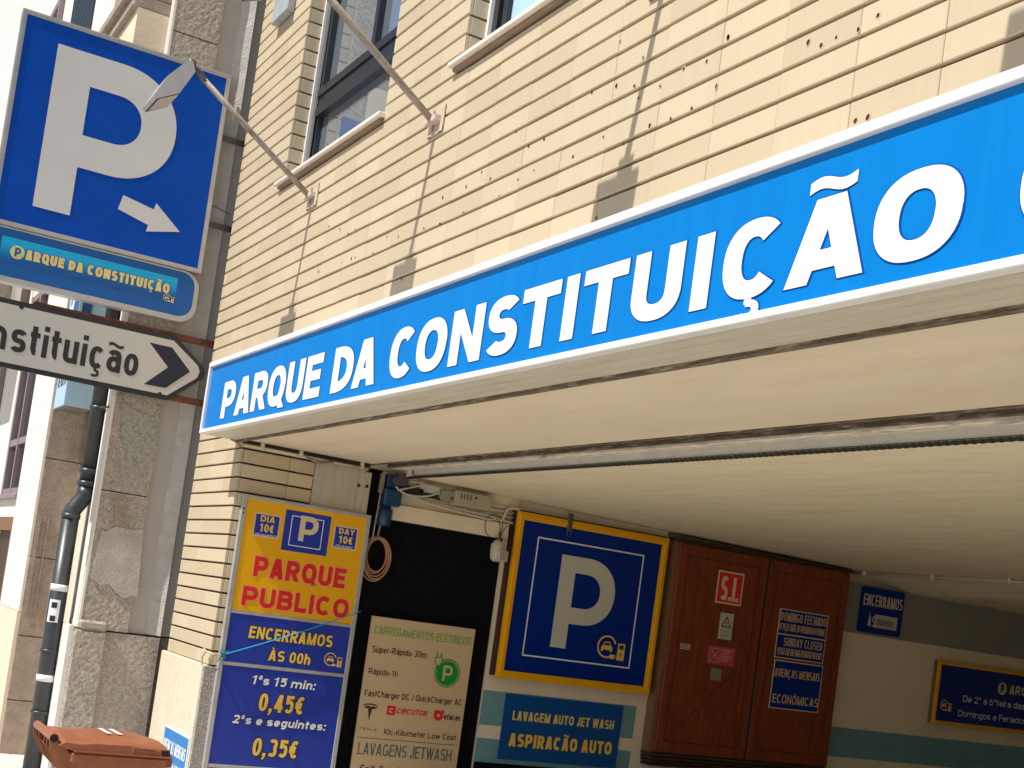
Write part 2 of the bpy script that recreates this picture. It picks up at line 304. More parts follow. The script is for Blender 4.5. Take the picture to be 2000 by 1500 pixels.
# ------------------------------------------------------------------ drawn lettering (own stroke alphabet)
def _E(x0, y0, x1, y1, a0, a1, w, n=2.3, seg=None):
    cx, cy, rx, ry = (x0+x1)/2, (y0+y1)/2, (x1-x0)/2, (y1-y0)/2
    seg = seg or max(4, int(abs(a1-a0)/(18 if w < .2 else 8))); out = []; pr = None
    for k in range(seg+1):
        a = math.radians(a0+(a1-a0)*k/seg); c, s_ = math.cos(a), math.sin(a)
        ux = math.copysign(abs(c)**(2/n), c); uy = math.copysign(abs(s_)**(2/n), s_)
        o = (cx+ux*(rx+w/2), cy+uy*(ry+w/2)); i = (cx+ux*max(.001, rx-w/2), cy+uy*max(.001, ry-w/2))
        if pr: out.append([pr[0], o, i, pr[1]])
        pr = (o, i)
    return out
def glyph(ch, W, w, H=1.0, g=0.0):
    """list of polygons in a box W x H; w = stroke width, g = growth for outlines"""
    W2 = w+2*g; P = []; l, r, t, b = w/2, W-w/2, H-w/2, w/2
    x = .73*H; xt = x-w/2
    def V(cx, y0, y1): P.append([(cx-W2/2, y0-g), (cx+W2/2, y0-g), (cx+W2/2, y1+g), (cx-W2/2, y1+g)])
    def Hh(cy, x0, x1): P.append([(x0-g, cy-W2/2), (x1+g, cy-W2/2), (x1+g, cy+W2/2), (x0-g, cy+W2/2)])
    def D(x0, y0, x1, y1, k=1.08):
        q = (w*k+2.4*g)/2; e = g/max(.05, abs(y1-y0)) if g else 0; dx, dy = (x1-x0)*e, (y1-y0)*e
        P.append([(x0-dx-q, y0-dy), (x0-dx+q, y0-dy), (x1+dx+q, y1+dy), (x1+dx-q, y1+dy)])
    def E(x0, y0, x1, y1, a0, a1, n=2.3):
        if g and abs(a1-a0) < 359:
            e = math.degrees(g/max(.05, (x1-x0+y1-y0)/4)); sg = 1 if a1 > a0 else -1; a0 -= sg*e; a1 += sg*e
        P.extend(_E(x0, y0, x1, y1, a0, a1, W2, n))
    def bowl(y0, y1, xr=r, x0=l):
        rx = min((y1-y0)*.52, xr-x0)
        Hh(y1, x0, xr-rx+.001); Hh(y0, x0, xr-rx+.001); E(xr-2*rx, y0, xr, y1, -90, 90)
    acc = None
    base = {'Ã': 'A~', 'Á': "A'", 'À': 'A`', 'Ç': 'C,', 'É': "E'", 'Ó': "O'", 'ã': 'a~', 'á': "a'", 'ç': 'c,', 'ó': "o'", 'Ú': "U'"}
    if ch in base: ch, acc = base[ch]
    top = H if ch.isupper() else x
    if acc == '~':
        y = top+.10*H; h = .10*H; xa = W*.5-.24*H; 
        pts = [(xa+.48*H*k/10, y+h*.5+h*.42*math.sin(k/10*2*math.pi)) for k in range(11)]
        ww = w*.62+2*g
        for p, q in zip(pts, pts[1:]): P.append([(p[0], p[1]-ww/2), (q[0]+.002, q[1]-ww/2), (q[0]+.002, q[1]+ww/2), (p[0], p[1]+ww/2)])
    if acc == "'": P.append([(W*.5-w*.45-g, top+.06*H-g), (W*.5+w*.25+g, top+.06*H-g), (W*.5+w*.95+g, top+.24*H+g), (W*.5-g, top+.24*H+g)])
    if acc == '`': P.append([(W*.5-w*.25-g, top+.06*H-g), (W*.5+w*.45+g, top+.06*H-g), (W*.5+g, top+.24*H+g), (W*.5-w*.95-g, top+.24*H+g)])
    if acc == ',':
        cw_ = min(.55*w, .085*H); P.append([(W*.5-cw_/2-g, -.07*H), (W*.5+cw_/2+g, -.07*H), (W*.5+cw_/2+g, .02*H), (W*.5-cw_/2-g, .02*H)])
        P.extend(_E(W*.5-.11*H, -.23*H, W*.5+.10*H, -.06*H, 100, -140, cw_+2*g))
    k = ch
    if k == 'A': D(.56*w, 0, W/2-.12*w, H); D(W-.56*w, 0, W/2+.12*w, H); Hh(.27*H, W*.24, W*.76)
    elif k == 'B': V(l, 0, H); bowl(.52*H, t, r-.03*H); bowl(b, .52*H, r)
    elif k == 'C': E(l, b, r, t, 42, 318)
    elif k == 'D': V(l, 0, H); rx = min(.62*H, r-l); Hh(t, l, r-rx+.01); Hh(b, l, r-rx+.01); E(r-2*rx, b, r, t, -90, 90, 2.5)
    elif k == 'E': V(l, 0, H); Hh(t, l, W); Hh(.52*H, l, W*.92); Hh(b, l, W)
    elif k == 'F': V(l, 0, H); Hh(t, l, W); Hh(.50*H, l, W*.9)
    elif k == 'G': E(l, b, r, t, 42, 325); Hh(.42*H, W*.55, W); V(r, .10*H, .42*H)
    elif k == 'H': V(l, 0, H); V(r, 0, H); Hh(.52*H, l, r)
    elif k == 'I': V(W/2, 0, H)
    elif k == 'J': V(r, .3*H, H); E(l, b, r, .6*H, 190, 360)
    elif k == 'K': V(l, 0, H); D(l+.1*W, .35*H, r, H); D(r, 0, l+.35*W, .6*H)
    elif k == 'L': V(l, 0, H); Hh(b, l, W)
    elif k == 'M': V(l, 0, H); V(r, 0, H); D(l*1.1, H, W/2, 0 if w < .2 else 0, .9); D(r, H, W/2, 0, .9)
    elif k == 'N': V(l, 0, H); V(r, 0, H); D(l*1.1, H, r*.99, 0, 1.0)
    elif k in 'O': E(l, b, r, t, 0, 360)
    elif k == 'P': V(l, 0, H); bowl(.42*H, t)
    elif k == 'Q': E(l, b, r, t, 0, 360); D(W*.60, .26*H, W-.3*w, -.06*H, 1.1)
    elif k == 'R': V(l, 0, H); bowl(.45*H, t, r-.02*H); D(W*.5, .46*H, W-.5*w, 0, 1.15)
    elif k == 'S': E(l, .5*H, r, t, 32, 270); E(l, b, r, .5*H, 90, -148)
    elif k == 'T': Hh(t, 0, W); V(W/2, 0, H)
    elif k == 'U': V(l, .32*H, H); V(r, .32*H, H); E(l, b, r, .64*H, 180, 360)
    elif k == 'V': D(.5*w, H, W/2-.1*w, 0); D(W-.5*w, H, W/2+.1*w, 0)
    elif k == 'W': D(.5*w, H, W*.29, 0, .95); D(W*.5, H, W*.29, 0, .95); D(W*.5, H, W*.71, 0, .95); D(W-.5*w, H, W*.71, 0, .95)
    elif k == 'X': D(.55*w, 0, W-.55*w, H); D(.55*w, H, W-.55*w, 0)
    elif k == 'Y': V(W/2, 0, .45*H); D(.55*w, H, W/2, .40*H); D(W-.55*w, H, W/2, .40*H)
    elif k == 'Z': Hh(t, 0, W); Hh(b, 0, W); D(.6*w, b, W-.6*w, t)
    elif k == '0': E(l, b, r, t, 0, 360)
    elif k == '1': V(W*.62, 0, H); D(W*.05, .74*H, W*.5, H*.93, 1.1)
    elif k == '2': E(l, .42*H, r, t, 165, -25); D(.7*w, b, r-.05*W, .6*H, 1.1); Hh(b, 0, W)
    elif k == '3': E(l, .52*H, r, t, 150, -80); E(l, b, r, .52*H, 80, -150)
    elif k == '4': V(W*.68, 0, H); Hh(.28*H, 0, W); D(.55*w, .28*H, W*.62, H)
    elif k == '5': Hh(t, W*.12, W*.95); V(W*.12+w*.4, .5*H, H); E(l, b, r, .66*H, 140, -145)
    elif k == '6': E(l, b, r, .62*H, 0, 360); E(l, b, r+.1*W, t+.0, 95, 200, 2)
    elif k == '9': E(l, .38*H, r, t, 0, 360); V(r, .3*H, .7*H); E(l, b, r, .6*H, 0, -130)
    elif k == '€': E(W*.12+l, b, r+.06*W, t, 48, 312); Hh(.58*H, 0, W*.72); Hh(.40*H, 0, W*.68)
    elif k == 'a': E(l, b, r, x*.60, 0, 360, 2.2); V(r, 0, x*.62); E(l, x*.3, r, xt, 0, 150, 2.5)
    elif k == 'b': V(l, 0, H); E(l, b, r, xt, 0, 360)
    elif k == 'c': E(l, b, r, xt, 42, 318)
    elif k == 'd': V(r, 0, H); E(l, b, r, xt, 0, 360)
    elif k == 'e': E(l, b, r, xt, 0, 318); Hh(x*.5, l, W*.98)
    elif k == 'f': V(W*.42, 0, .75*H); E(W*.42, .55*H, W*1.1, t, 180, 95); Hh(x-w*.45, 0, W)
    elif k == 'g': E(l, b, r, xt, 0, 360); V(r, 0, x); E(l, -.27*H+b, r, .35*H, 0, -140)
    elif k == 'h': V(l, 0, H); E(l, x*.25, r, xt, 0, 180); V(r, 0, x*.6)
    elif k == 'i': V(W/2, 0, x); V(W/2, H-w*1.0, H)
    elif k == 'k': V(l, 0, H); D(l+.1*W, .25*H, r, x); D(r, 0, l+.35*W, .45*H)
    elif k == 'l': V(W/2, 0, H)
    elif k == 'm': V(l, 0, x); E(l, x*.25, W/2, xt, 0, 180); V(W/2, 0, x*.6); E(W/2, x*.25, r, xt, 0, 180); V(r, 0, x*.6)
    elif k == 'n': V(l, 0, x); E(l, x*.25, r, xt, 0, 180); V(r, 0, x*.6)
    elif k == 'o': E(l, b, r, xt, 0, 360)
    elif k == 'p': V(l, -.27*H, x); E(l, b, r, xt, 0, 360)
    elif k == 'q': V(r, -.27*H, x); E(l, b, r, xt, 0, 360)
    elif k == 'r': V(l, 0, x); E(l, x*.2, W*1.15, xt, 60, 175)
    elif k == 's': E(l, x*.5, r, xt, 25, 270); E(l, b, r, x*.5, 90, -155)
    elif k == 't': V(W*.42, .2*H, H*.93); E(W*.42, b, W*1.1, .55*H, 180, 265); Hh(x-w*.45, 0, W)
    elif k == 'u': E(l, b, r, .55*x, 180, 360); V(l, .28*x, x); V(r, 0, x)
    elif k == 'w': D(.5*w, x, W*.29, 0, .95); D(W*.5, x, W*.29, 0, .95); D(W*.5, x, W*.71, 0, .95); D(W-.5*w, x, W*.71, 0, .95)
    elif k == 'v': D(.5*w, x, W/2, 0); D(W-.5*w, x, W/2, 0)
    elif k == 'º': P.extend(_E(l*.8, .62*H, r, H*.96, 0, 360, w*.7+2*g))
    elif k == 'ª': P.extend(_E(l*.8, .62*H, r*.9, H*.92, 0, 360, w*.6+2*g)); V(r*.95, .6*H, .94*H)
    elif k == '-': Hh(.36*H, 0, W)
    elif k == '/': D(.3*w, -.08*H, W-.3*w, H, .9)
    elif k == ':': V(W/2, 0, w); V(W/2, x-w, x)
    elif k == '.': V(W/2, 0, w)
    elif k == ',': V(W/2, 0, w); D(W/2-.35*w, -.18*H, W/2+.12*w, 0, .6)
    return P
WID = dict(I=0, i=0, l=0, M=.86, W=.98, m=1.0, w=.88, E=.62, F=.58, L=.58, J=.52, T=.64, S=.66, t=.36, f=.36, r=.40, O=.76, Q=.76, G=.76, C=.72, N=.72)
WID.update({' ': .22, '.': 0, ',': 0, ':': 0, '-': .30, '/': .36, 'º': .34, 'ª': .36, '1': .42, '€': .60, 'Ç': .72, 'Ó': .76, 'É': .62})
def nat(ch, w):
    q = WID.get(ch)
    if q == 0: return None
    if q is None: q = .70 if ch.isupper() else (.56 if not ch.isdigit() else .58)
    return q
def write(mb, s, fr, u0, v0, width, h, wt=.16, g=0, n=.001, skew=0, sp=.12, dv=0, poly_layer=.00004):
    """letters of string s on frame fr: left edge u0, baseline v0, total width, cap height h, stroke wt*h; dv = rise of the baseline over the width"""
    fixed = sum(wt for c in s if nat(c, wt) is None); free = sum(nat(c, wt) for c in s if nat(c, wt) is not None)+sp*(len(s)-1)
    sx = (width/h-fixed)/free; x = 0.0; spans = []
    for c in s:
        q = nat(c, wt); W = wt if q is None else q*sx
        if c != ' ':
            for j, poly in enumerate(glyph(c, W, wt, 1.0, g)):
                if len(poly) < 3: continue
                nn = n+(j % 80)*poly_layer
                mb.quad(*[fr(u0+(x+p[0]+skew*p[1])*h, v0+p[1]*h+dv*(x+p[0])*h/width, nn) for p in poly])
        spans.append((x*h, (x+W)*h)); x += W+sp*sx
    return spans
def letters(root, s, fr, u0, v0, width, h, mat, name='lettering', **k):
    mb = MB(); write(mb, s, fr, u0, v0, width, h, **k); return part(root, name, mb, mat, raw=True)
def tpx(X, BL, BR, TL):
    """text box on plane x=X from three pixels -> u0, v0, width, height, rise"""
    a, b, c = at(*BL, 0, X), at(*BR, 0, X), at(*TL, 0, X); return a[1], a[2], b[1]-a[1], c[2]-a[2], b[2]-a[2]
def line(root, s, X, BL, BR, TL, mat, out=None, og=.035, n=.001, level=True, **k):
    u, v, wd, h, dv = tpx(X, BL, BR, TL)
    if level: v += dv/2; h -= dv*0; dv = 0
    f = fx(X)
    if out is not None: letters(root, s, f, u, v, wd, h, out, name='lettering_outline', g=og, n=n, dv=dv, **k)
    return letters(root, s, f, u, v, wd, h, mat, n=n+.0024, dv=dv, **k)
def rect_px(X, TL, BR, TR=None, BL=None):
    ps = [at(*p, 0, X) for p in (TL, BR, TR, BL) if p]
    tl, br = ps[0], ps[1]
    y0 = tl[1] if BL is None else (tl[1]+at(*BL, 0, X)[1])/2; y1 = br[1] if TR is None else (br[1]+at(*TR, 0, X)[1])/2
    z1 = tl[2] if TR is None else (tl[2]+at(*TR, 0, X)[2])/2; z0 = br[2] if BL is None else (br[2]+at(*BL, 0, X)[2])/2
    return y0, y1, z0, z1
def disc(mb, fr, u, v, r, n=0, seg=24, ru=None):
    ru = ru or r; mb.quad(*[fr(u+ru*math.cos(2*math.pi*k/seg), v+r*math.sin(2*math.pi*k/seg), n) for k in range(seg)])
def ring(mb, fr, u, v, r, wd, n=0, a0=0, a1=360, ru=None):
    ru = ru or r
    for p in _E(u-ru, v-r, u+ru, v+r, a0, a1, wd, 2.0): mb.quad(*[fr(q[0], q[1], n) for q in p])
def rectn(mb, fr, u0, u1, v0, v1, n=0): mb.quad(fr(u0, v0, n), fr(u1, v0, n), fr(u1, v1, n), fr(u0, v1, n))
def border(mb, fr, u0, u1, v0, v1, t, n=0):
    rectn(mb, fr, u0, u1, v0, v0+t, n); rectn(mb, fr, u0, u1, v1-t, v1, n); rectn(mb, fr, u0, u0+t, v0+t, v1-t, n); rectn(mb, fr, u1-t, u1, v0+t, v1-t, n)
def frame_bars(mb, fr, u0, u1, v0, v1, t, n0, n1):
    for a, b, c, d in ((u0, u1, v0, v0+t), (u0, u1, v1-t, v1), (u0, u0+t, v0+t, v1-t), (u1-t, u1, v0+t, v1-t)):
        mb.prism([(a, c), (b, c), (b, d), (a, d)], fr, n0, n1)
def ev_icon(root, fr, u, v, s, mat, n=.004):
    """electric car in a ring of cable that ends in a plug, beside a charging post; s = ring radius"""
    mb = MB(); ring(mb, fr, u, v, s, s*.16, n, 20, 300)
    car = [(-.62, -.45), (-.62, .0), (-.45, .12), (-.3, .48), (.3, .48), (.45, .12), (.62, .0), (.62, -.45), (.42, -.45), (.42, -.3), (-.42, -.3), (-.42, -.45)]
    mb.quad(*[fr(u+a*s, v+b*s, n+.0004) for a, b in car])
    mb.prism([(u+.45*s, v-1.08*s), (u+.95*s, v-1.08*s), (u+.95*s, v-.68*s), (u+.45*s, v-.68*s)], fr, n, n+.0006)
    rectn(mb, fr, u+.95*s, u+1.25*s, v-.80*s, v-.74*s, n); rectn(mb, fr, u+.95*s, u+1.25*s, v-1.02*s, v-.96*s, n)
    rectn(mb, fr, u+1.25*s, u+2.05*s, v-1.15*s, v+.45*s, n)
    part(root, 'charging_symbol', mb, mat, raw=True)
    k = MB(); rectn(k, fr, u+1.40*s, u+1.90*s, v-.12*s, v+.30*s, n+.001)
    k.quad(*[fr(u+a*s, v+b*s, n+.001) for a, b in ((1.72, -.25), (1.48, -.66), (1.66, -.64), (1.58, -.98), (1.84, -.54), (1.66, -.56))])
    k.quad(*[fr(u+a*s, v+b*s, n+.001) for a, b in ((-.36, .12), (-.24, .38), (.24, .38), (.36, .12))])
    part(root, 'symbol_detail', k, DARKT, raw=True)
exec_order = 'structure first'

# ================================================================== SETTING
g = MB(); g.box(-60, 40, -60, 40, -.35, -.14); part(None, 'ground', g, ASPH)['kind'] = 'structure'
g = MB(); g.box(-60, 40, -9.0, -1.75, -.14, -.12); o = part(None, 'road', g, ASPH); o['kind'] = 'structure'
pv = bpy.data.objects.new('pavement', None); COL.objects.link(pv); pv['kind'] = 'structure'; pv.location = (-6, -.9, 0)
g = MB(); g.box(-30, 14, -1.62, .6, -.12, -.006); part(pv, 'bedding', g, PAVE)
g = MB()
for i in range(44):
    g.cbox(-30+i+.004, -29+i-.004, -1.75, -1.625, -.13, .0, .01)
part(pv, 'kerb', g, SPGRAN)['kind'] = 'stuff'
g = MB()
for i in range(110):
    for j in range(4):
        x = -30+i*.4; y = -1.61+j*.4
        g.cbox(x+.003, x+.397, y+.003, min(y+.397, -.03 if x > -10.2 else -.66), -.03, random.uniform(-.0015, .0015), .003)
part(pv, 'paving_slab', g, PAVE)['kind'] = 'stuff'

# ------------------------------------------------------------------ tiled building with the garage
XL, XP = -9.885, -8.78                         # left end of the tiled front, right corner of its pillar
Z0, PZ, PX_, XJ = 3.295, .0993, .3565, -2.687  # tile courses and joints
tb = thing('tiled_building', 'cream tiled building with garage opening and windows above', 'building', (-4, .2, 0))
WIN = [(-8.725, -6.985), (-6.0, -4.25)]; WZ0, WZ1 = 4.334, 6.6
mb = MB()
mb.box(XL+.02, 7, .02, .36, 2.56, 4.288)
for a, b in ((XL+.02, WIN[0][0]-.02), (WIN[0][1]+.02, WIN[1][0]-.02), (WIN[1][1]+.02, 7)): mb.box(a, b, .02, .36, 4.288, WZ1)
mb.box(XL+.02, 7, .02, .36, WZ1, 9.5)
mb.box(XL+.02, XP-.02, .02, .55, 0, 2.56); mb.box(2.2, 7, .02, .55, 0, 2.56)
part(tb, 'wall_backing', mb, GROUT)
mb = MB(); mb.box(XL+.03, XP-.09, .55, 12, 0, 2.56); mb.box(XL+.03, XP-.035, .5, 1.3, 2.525, 2.715); mb.box(XL+.03, 7, .36, 12, 2.72, 9.4); part(tb, 'building_mass', mb, PLAST)
mb = MB(); mb.box(XL+.03, 7.2, 11.8, 12.1, 0, 2.72); mb.box(6.9, 7.2, .55, 11.8, 0, 2.72); part(tb, 'back_wall', mb, PLAST)
mb = MB(); mb.box(-8.8, 7, .0, 12, -.12, .004); part(tb, 'garage_floor', mb, CONC)
# tiles of the front
_tm = {}
def tile_mesh(L, H=.0862, T=.022, ax=0):
    key = (round(L, 3), ax)
    if key in _tm: return _tm[key]
    m = MB(); c = .003
    if ax == 0:   # front looks to -Y
        m.v = [(0, T, 0), (L, T, 0), (L, T, H), (0, T, H), (0, c, 0), (L, c, 0), (L, c, H), (0, c, H), (c, 0, c), (L-c, 0, c), (L-c, 0, H-c), (c, 0, H-c)]
    else:         # front looks to +X
        m.v = [(-T, 0, 0), (-T, L, 0), (-T, L, H), (-T, 0, H), (-c, 0, 0), (-c, L, 0), (-c, L, H), (-c, 0, H), (0, c, c), (0, L-c, c), (0, L-c, H-c), (0, c, H-c)]
    m.f = [(0, 1, 5, 4), (1, 2, 6, 5), (2, 3, 7, 6), (3, 0, 4, 7), (4, 5, 9, 8), (5, 6, 10, 9), (6, 7, 11, 10), (7, 4, 8, 11), (8, 9, 10, 11)]
    me = bpy.data.meshes.new('tile'); me.from_pydata(m.v, [], m.f); me.materials.append(TILE); me.update(); _tm[key] = (me, m); return _tm[key]
tiles = []   # (x, y, z, L, ax)
def run_x(a, b, k):
    z = Z0+k*PZ; off = 0 if (k % 5) else .0; j = math.floor((a-XJ-off)/PX_); e = [a]
    x = XJ+off+(j+1)*PX_
    while x < b-.03: 
        if x > a+.03: e.append(x)
        x += PX_
    e.append(b)
    for p, q in zip(e, e[1:]): tiles.append((p+.001, random.uniform(-.0012, .0012), z+random.uniform(-.0012, .0012), q-p-.0022, 0))
for k in range(-7, 42):
    z = Z0+k*PZ
    if z < 2.6: continue
    if z+.05 < WZ0: run_x(XL, 4.2, k)
    elif z < WZ1-.02:
        run_x(XL, WIN[0][0], k); run_x(WIN[0][1], WIN[1][0], k); run_x(WIN[1][1], 4.2, k)
    else: run_x(XL, 4.2, k)
for k in range(-23, -6):
    z = Z0+k*PZ; e = [XL, -9.53, -9.17, XP]
    if k % 2: e = [XL, -9.35, XP]
    for p, q in zip(e, e[1:]): tiles.append((p+.001, random.uniform(-.001, .001), z, q-p-.0022, 0))
    for p, q in ((.024, .357), (.357, .54)): tiles.append((XP+random.uniform(-.001, .001), p+.001, z, q-p-.002, 1))
for k in range(11, 34):
    z = Z0+k*PZ
    for X0 in (WIN[0][0], WIN[1][0]): tiles.append((X0, .024, z, .096, 1))
def score(t):
    x, y, z, L, ax = t; c = np.array([x+(L/2 if ax == 0 else 0), y+(L/2 if ax else 0), z+.04]); v = ROT@(c-CAM)
    u = 1000+FPX*v[0]/v[2]; q = CYPX-FPX*v[1]/v[2]
    if not (-20 < u < 2020 and -20 < q < 1520) or v[2] < 0: return -1
    if ax == 0 and x > XP and z < 3.0: return -1
    n = np.array([0, -1, 0]) if ax == 0 else np.array([1, 0, 0]); cs = abs(n@(c-CAM))/np.linalg.norm(c-CAM)
    return L*cs/np.linalg.norm(c-CAM)**2
tiles.sort(key=score, reverse=True)
bt = base_of(tb)
for (x, y, z, L, ax) in tiles[:300]:
    o = bpy.data.objects.new('tile', tile_mesh(L, ax=ax)[0]); link(o, tb); o.location = Vector((x, y, z))-bt
rest = MB()
for (x, y, z, L, ax) in tiles[300:]:
    m = tile_mesh(L, ax=ax)[1]; i = len(rest.v); rest.v += [(x+a, y+b, z+c) for a, b, c in m.v]; rest.f += [tuple(i+q for q in f) for f in m.f]; rest.mi += [0]*len(m.f)
part(tb, 'tile', rest, TILE, kind='stuff')
# drill holes left by an older sign
hp = [(850, 0, .3, [(1205, 270), (1355, 375), (1180, 560), (1298, 560), (1465, 560), (1325, 640), (1620, 450), (1770, 400), (1910, 240), (1832, 560), (1672, 705), (1535, 775), (1398, 820), (1097, 890), (1230, 935), (898, 1020), (645, 1110), (540, 1170), (360, 1165), (305, 1122), (203, 1217), (50, 1287), (420, 1277), (183, 1385), (30, 1460), (1022, 600), (710, 905), (610, 950), (145, 1185), (1050, 1420), (530, 860)]),
      (400, 375, .25, [(970, 268), (1055, 290), (1120, 325), (1175, 292), (1425, 350), (1515, 350), (1313, 480), (1148, 520), (1178, 512), (1072, 550), (890, 622), (1713, 285), (1838, 250), (1860, 40), (1540, 685), (495, 870)]),
      (1400, 0, .3, [(77, 240), (597, 278), (680, 297), (780, 243), (923, 193), (1052, 100), (905, 785), (985, 765)])]
hm, cm = MB(), MB()
for ox, oy, s, L in hp:
    for (a, b) in L:
        p = at(ox+a*s, oy+b*s, 1, 0); r = random.uniform(.0045, .0085); sg = 9
        ang = [2*math.pi*k/sg for k in range(sg)]; rr = [r*random.uniform(.8, 1.25) for _ in ang]
        hm.quad(*[(p[0]+rr[k]*math.cos(ang[k]), -.0022, p[2]+rr[k]*1.15*math.sin(ang[k])) for k in range(sg)])
        if random.random() < .55: cm.quad(*[(p[0]+rr[k]*1.6*math.cos(ang[k]), -.0016, p[2]+rr[k]*1.8*math.sin(ang[k])) for k in range(sg)])
part(tb, 'drill_hole', hm, HOLE, kind='stuff'); part(tb, 'chipped_glaze', cm, CHIP, kind='stuff')
# windows
GY = .16
for wi, (a, b) in enumerate(WIN):
    s = MB(); s.cbox(a-.075, b+.02, -.045, .14, WZ0-.026, WZ0, .004)
    wd = part(tb, 'window', s, SILLM)
    s = MB(); s.cbox(a-.055, b+.0, -.022, .02, 4.287, WZ0-.0265, .003); part(wd, 'sill_moulding', s, SILLD)
    s = MB(); s.box(a-.0, a+.022, .105, .135, WZ0, WZ1); part(wd, 'white_trim', s, ALU)
    f = MB(); f.box(a+.022, a+.075, .125, .2, WZ0, WZ1); f.box(b-.05, b, .125, .2, WZ0, WZ1); f.box(a+.075, b-.05, .13, .2, WZ0, WZ0+.04); f.box(a, b, .13, .2, WZ1-.05, WZ1)
    if wi == 0:
        f.box(a+.075, b-.05, .118, .2, 4.80, 4.855); f.box(a+.075, b-.05, .13, .2, 4.855, 4.94); f.box(a+.075, b-.05, .118, .2, 4.94, 4.995)
        f.box(a+.10, a+.14, .128, .2, 4.995, WZ1); f.box(-7.75, -7.69, .13, .2, 4.995, WZ1); f.box(a+.10, a+.13, .135, .2, WZ0+.04, 4.80)
    else: f.box(a+.12, a+.17, .13, .2, WZ0, WZ1); f.box(-5.2, -5.14, .13, .2, WZ0, WZ1)
    part(wd, 'frame', f, BFRAME)
    p = MB(); p.box(a+.075, b-.05, GY+.01, GY+.016, WZ0+.04, WZ1-.05); part(wd, 'pane', p, GLASS)
    if wi == 0:
        q = MB(); q.box(a+.078, a+.086, .112, .126, WZ0, WZ1); part(wd, 'bright_gasket', q, SILVER)
    if wi == 1:   # white blind behind the second window
        q = MB(); q.box(a+.17, b-.05, GY-.004, GY+.004, WZ0+.04, WZ1-.05); part(wd, 'blind', q, LBLUE)
    # right-hand reveal and head
    q = MB()
    for k in range(11, 34): q.box(b+.001, b+.02, .003, .125, Z0+k*PZ, Z0+k*PZ+.086)
    q.box(a, b, .02, .36, WZ1, WZ1+.02); part(wd, 'reveal_tile', q, TILE, kind='stuff')
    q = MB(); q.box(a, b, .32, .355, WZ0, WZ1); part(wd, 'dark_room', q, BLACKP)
# marble base of the pillar
s = MB(); xs = [-9.93, -9.62, -9.25, -8.82]
for p, q in zip(xs, xs[1:]):
    t = MB(); t.cbox(p+.001, q-.001, -.03, .03, -.01, 1.006, .006); part(tb, 'plinth_slab', t, MARB)
t = MB(); t.cbox(-8.82, -8.775, -.028, .56, -.01, 1.0, .004); part(tb, 'plinth_return', t, SPGRAN)
# outer soffit, rail, beam, inner ceiling
sf = MB(); sf.box(-8.805, 6.9, .012, .955, 2.552, 2.64); part(tb, 'outer_soffit', sf, SOFFIT)
d = MB(); d.box(-8.9, 6.9, .957, 1.105, 2.60, 2.64); part(tb, 'shutter_slot', d, BLACKP)
d = MB(); d.box(-8.8, 6.9, .957, .972, 2.545, 2.60); d.tube([(-8.8, 1.035, 2.595), (6.9, 1.035, 2.595)], .028, 8); d.box(-8.8, 6.9, 1.085, 1.105, 2.552, 2.60); part(tb, 'grimy_slot_lip', d, DIRT)
d = MB(); d.cbox(-8.8, 6.9, 1.107, 1.165, 2.535, 2.60, .006); part(tb, 'shutter_rail', d, pm('dirty_white_rail', (.62, .57, .48), .6, .25, 9, stretch=(1, 6, 6), stain=(.12, .08, .05), stain_amt=.85, stain_scale=6))
d = MB(); d.box(-8.8, 6.9, 1.166, 1.26, 2.508, 2.60); part(tb, 'steel_beam', d, GREYB)
YC0, YC1, ZC0, ZC1 = 1.261, 5.64, 2.512, 2.432
c = MB()
c.quad((-8.82, YC0, ZC0), (6.9, YC0, ZC0), (6.9, YC1, ZC1), (-8.82, YC1, ZC1)); c.quad((-8.82, YC0, 2.72), (6.9, YC0, 2.72), (6.9, YC1, 2.72), (-8.82, YC1, 2.72))
c.quad((-8.82, YC0, ZC0), (6.9, YC0, ZC0), (6.9, YC0, 2.72), (-8.82, YC0, 2.72)); part(tb, 'inner_ceiling', c, CEIL)
c = MB(); c.quad((-8.82, YC1, 2.425), (6.9, YC1, 2.425), (6.9, YC1+.75, 2.318), (-8.82, YC1+.75, 2.318)); c.quad((-8.82, YC1, 2.425), (6.9, YC1, 2.425), (6.9, YC1, 2.72), (-8.82, YC1, 2.72))
c.box(-8.82, 6.9, YC1+.751, 11.8, 2.318, 2.715); part(tb, 'rear_ceiling', c, CEIL)
# pillar side: stained panel, guide rail
s = MB(); s.box(-8.815, -8.787, .545, .872, 1.0, 2.505); part(tb, 'side_panel', s, WPANEL)
s = MB(); s.box(-8.815, -8.782, .874, .925, 1.0, 2.50); 
s.cbox(-8.815, -8.768, .927, .968, .0, 2.49, .004); gr = part(tb, 'shutter_guide', s, WPANEL)
s = MB(); disc(s, fx(-8.7815), .885, 2.385, .013, 0, 12); disc(s, fx(-8.7675), .94, 2.388, .013, 0, 12); part(gr, 'bolt_hole', s, HOLE)
s = MB(); s.box(-8.82, -8.80, .97, 1.06, 0, 2.52); part(tb, 'guide_recess', s, BLACKP)
# left garage wall beyond the dark doorway, stripes, slab band
XW = -8.80
wl = MB(); wl.box(XW-.03, XW, 2.12, 3.60, 0, 2.56); wl.box(XW-.03, XW, 3.60, 11.8, 0, 1.89); part(tb, 'side_wall', wl, PLAST)
wl = MB()
for a, b in ((3.6, 6.88), (6.883, 9.3), (9.303, 11.8)): wl.box(XW-.03, XW-.004, a, b, 1.892, 2.33)
part(tb, 'grey_slab_band', wl, GREYW)
s = MB()
for z0, z1 in ((.78, 1.04), (.28, .68)):
    s.box(XW, XW+.0015, 2.12, 3.52, z0, z1); s.box(XW, XW+.0015, 5.56, 11.8, z0+.01, z1+.008)
part(tb, 'teal_stripe', s, TEAL)
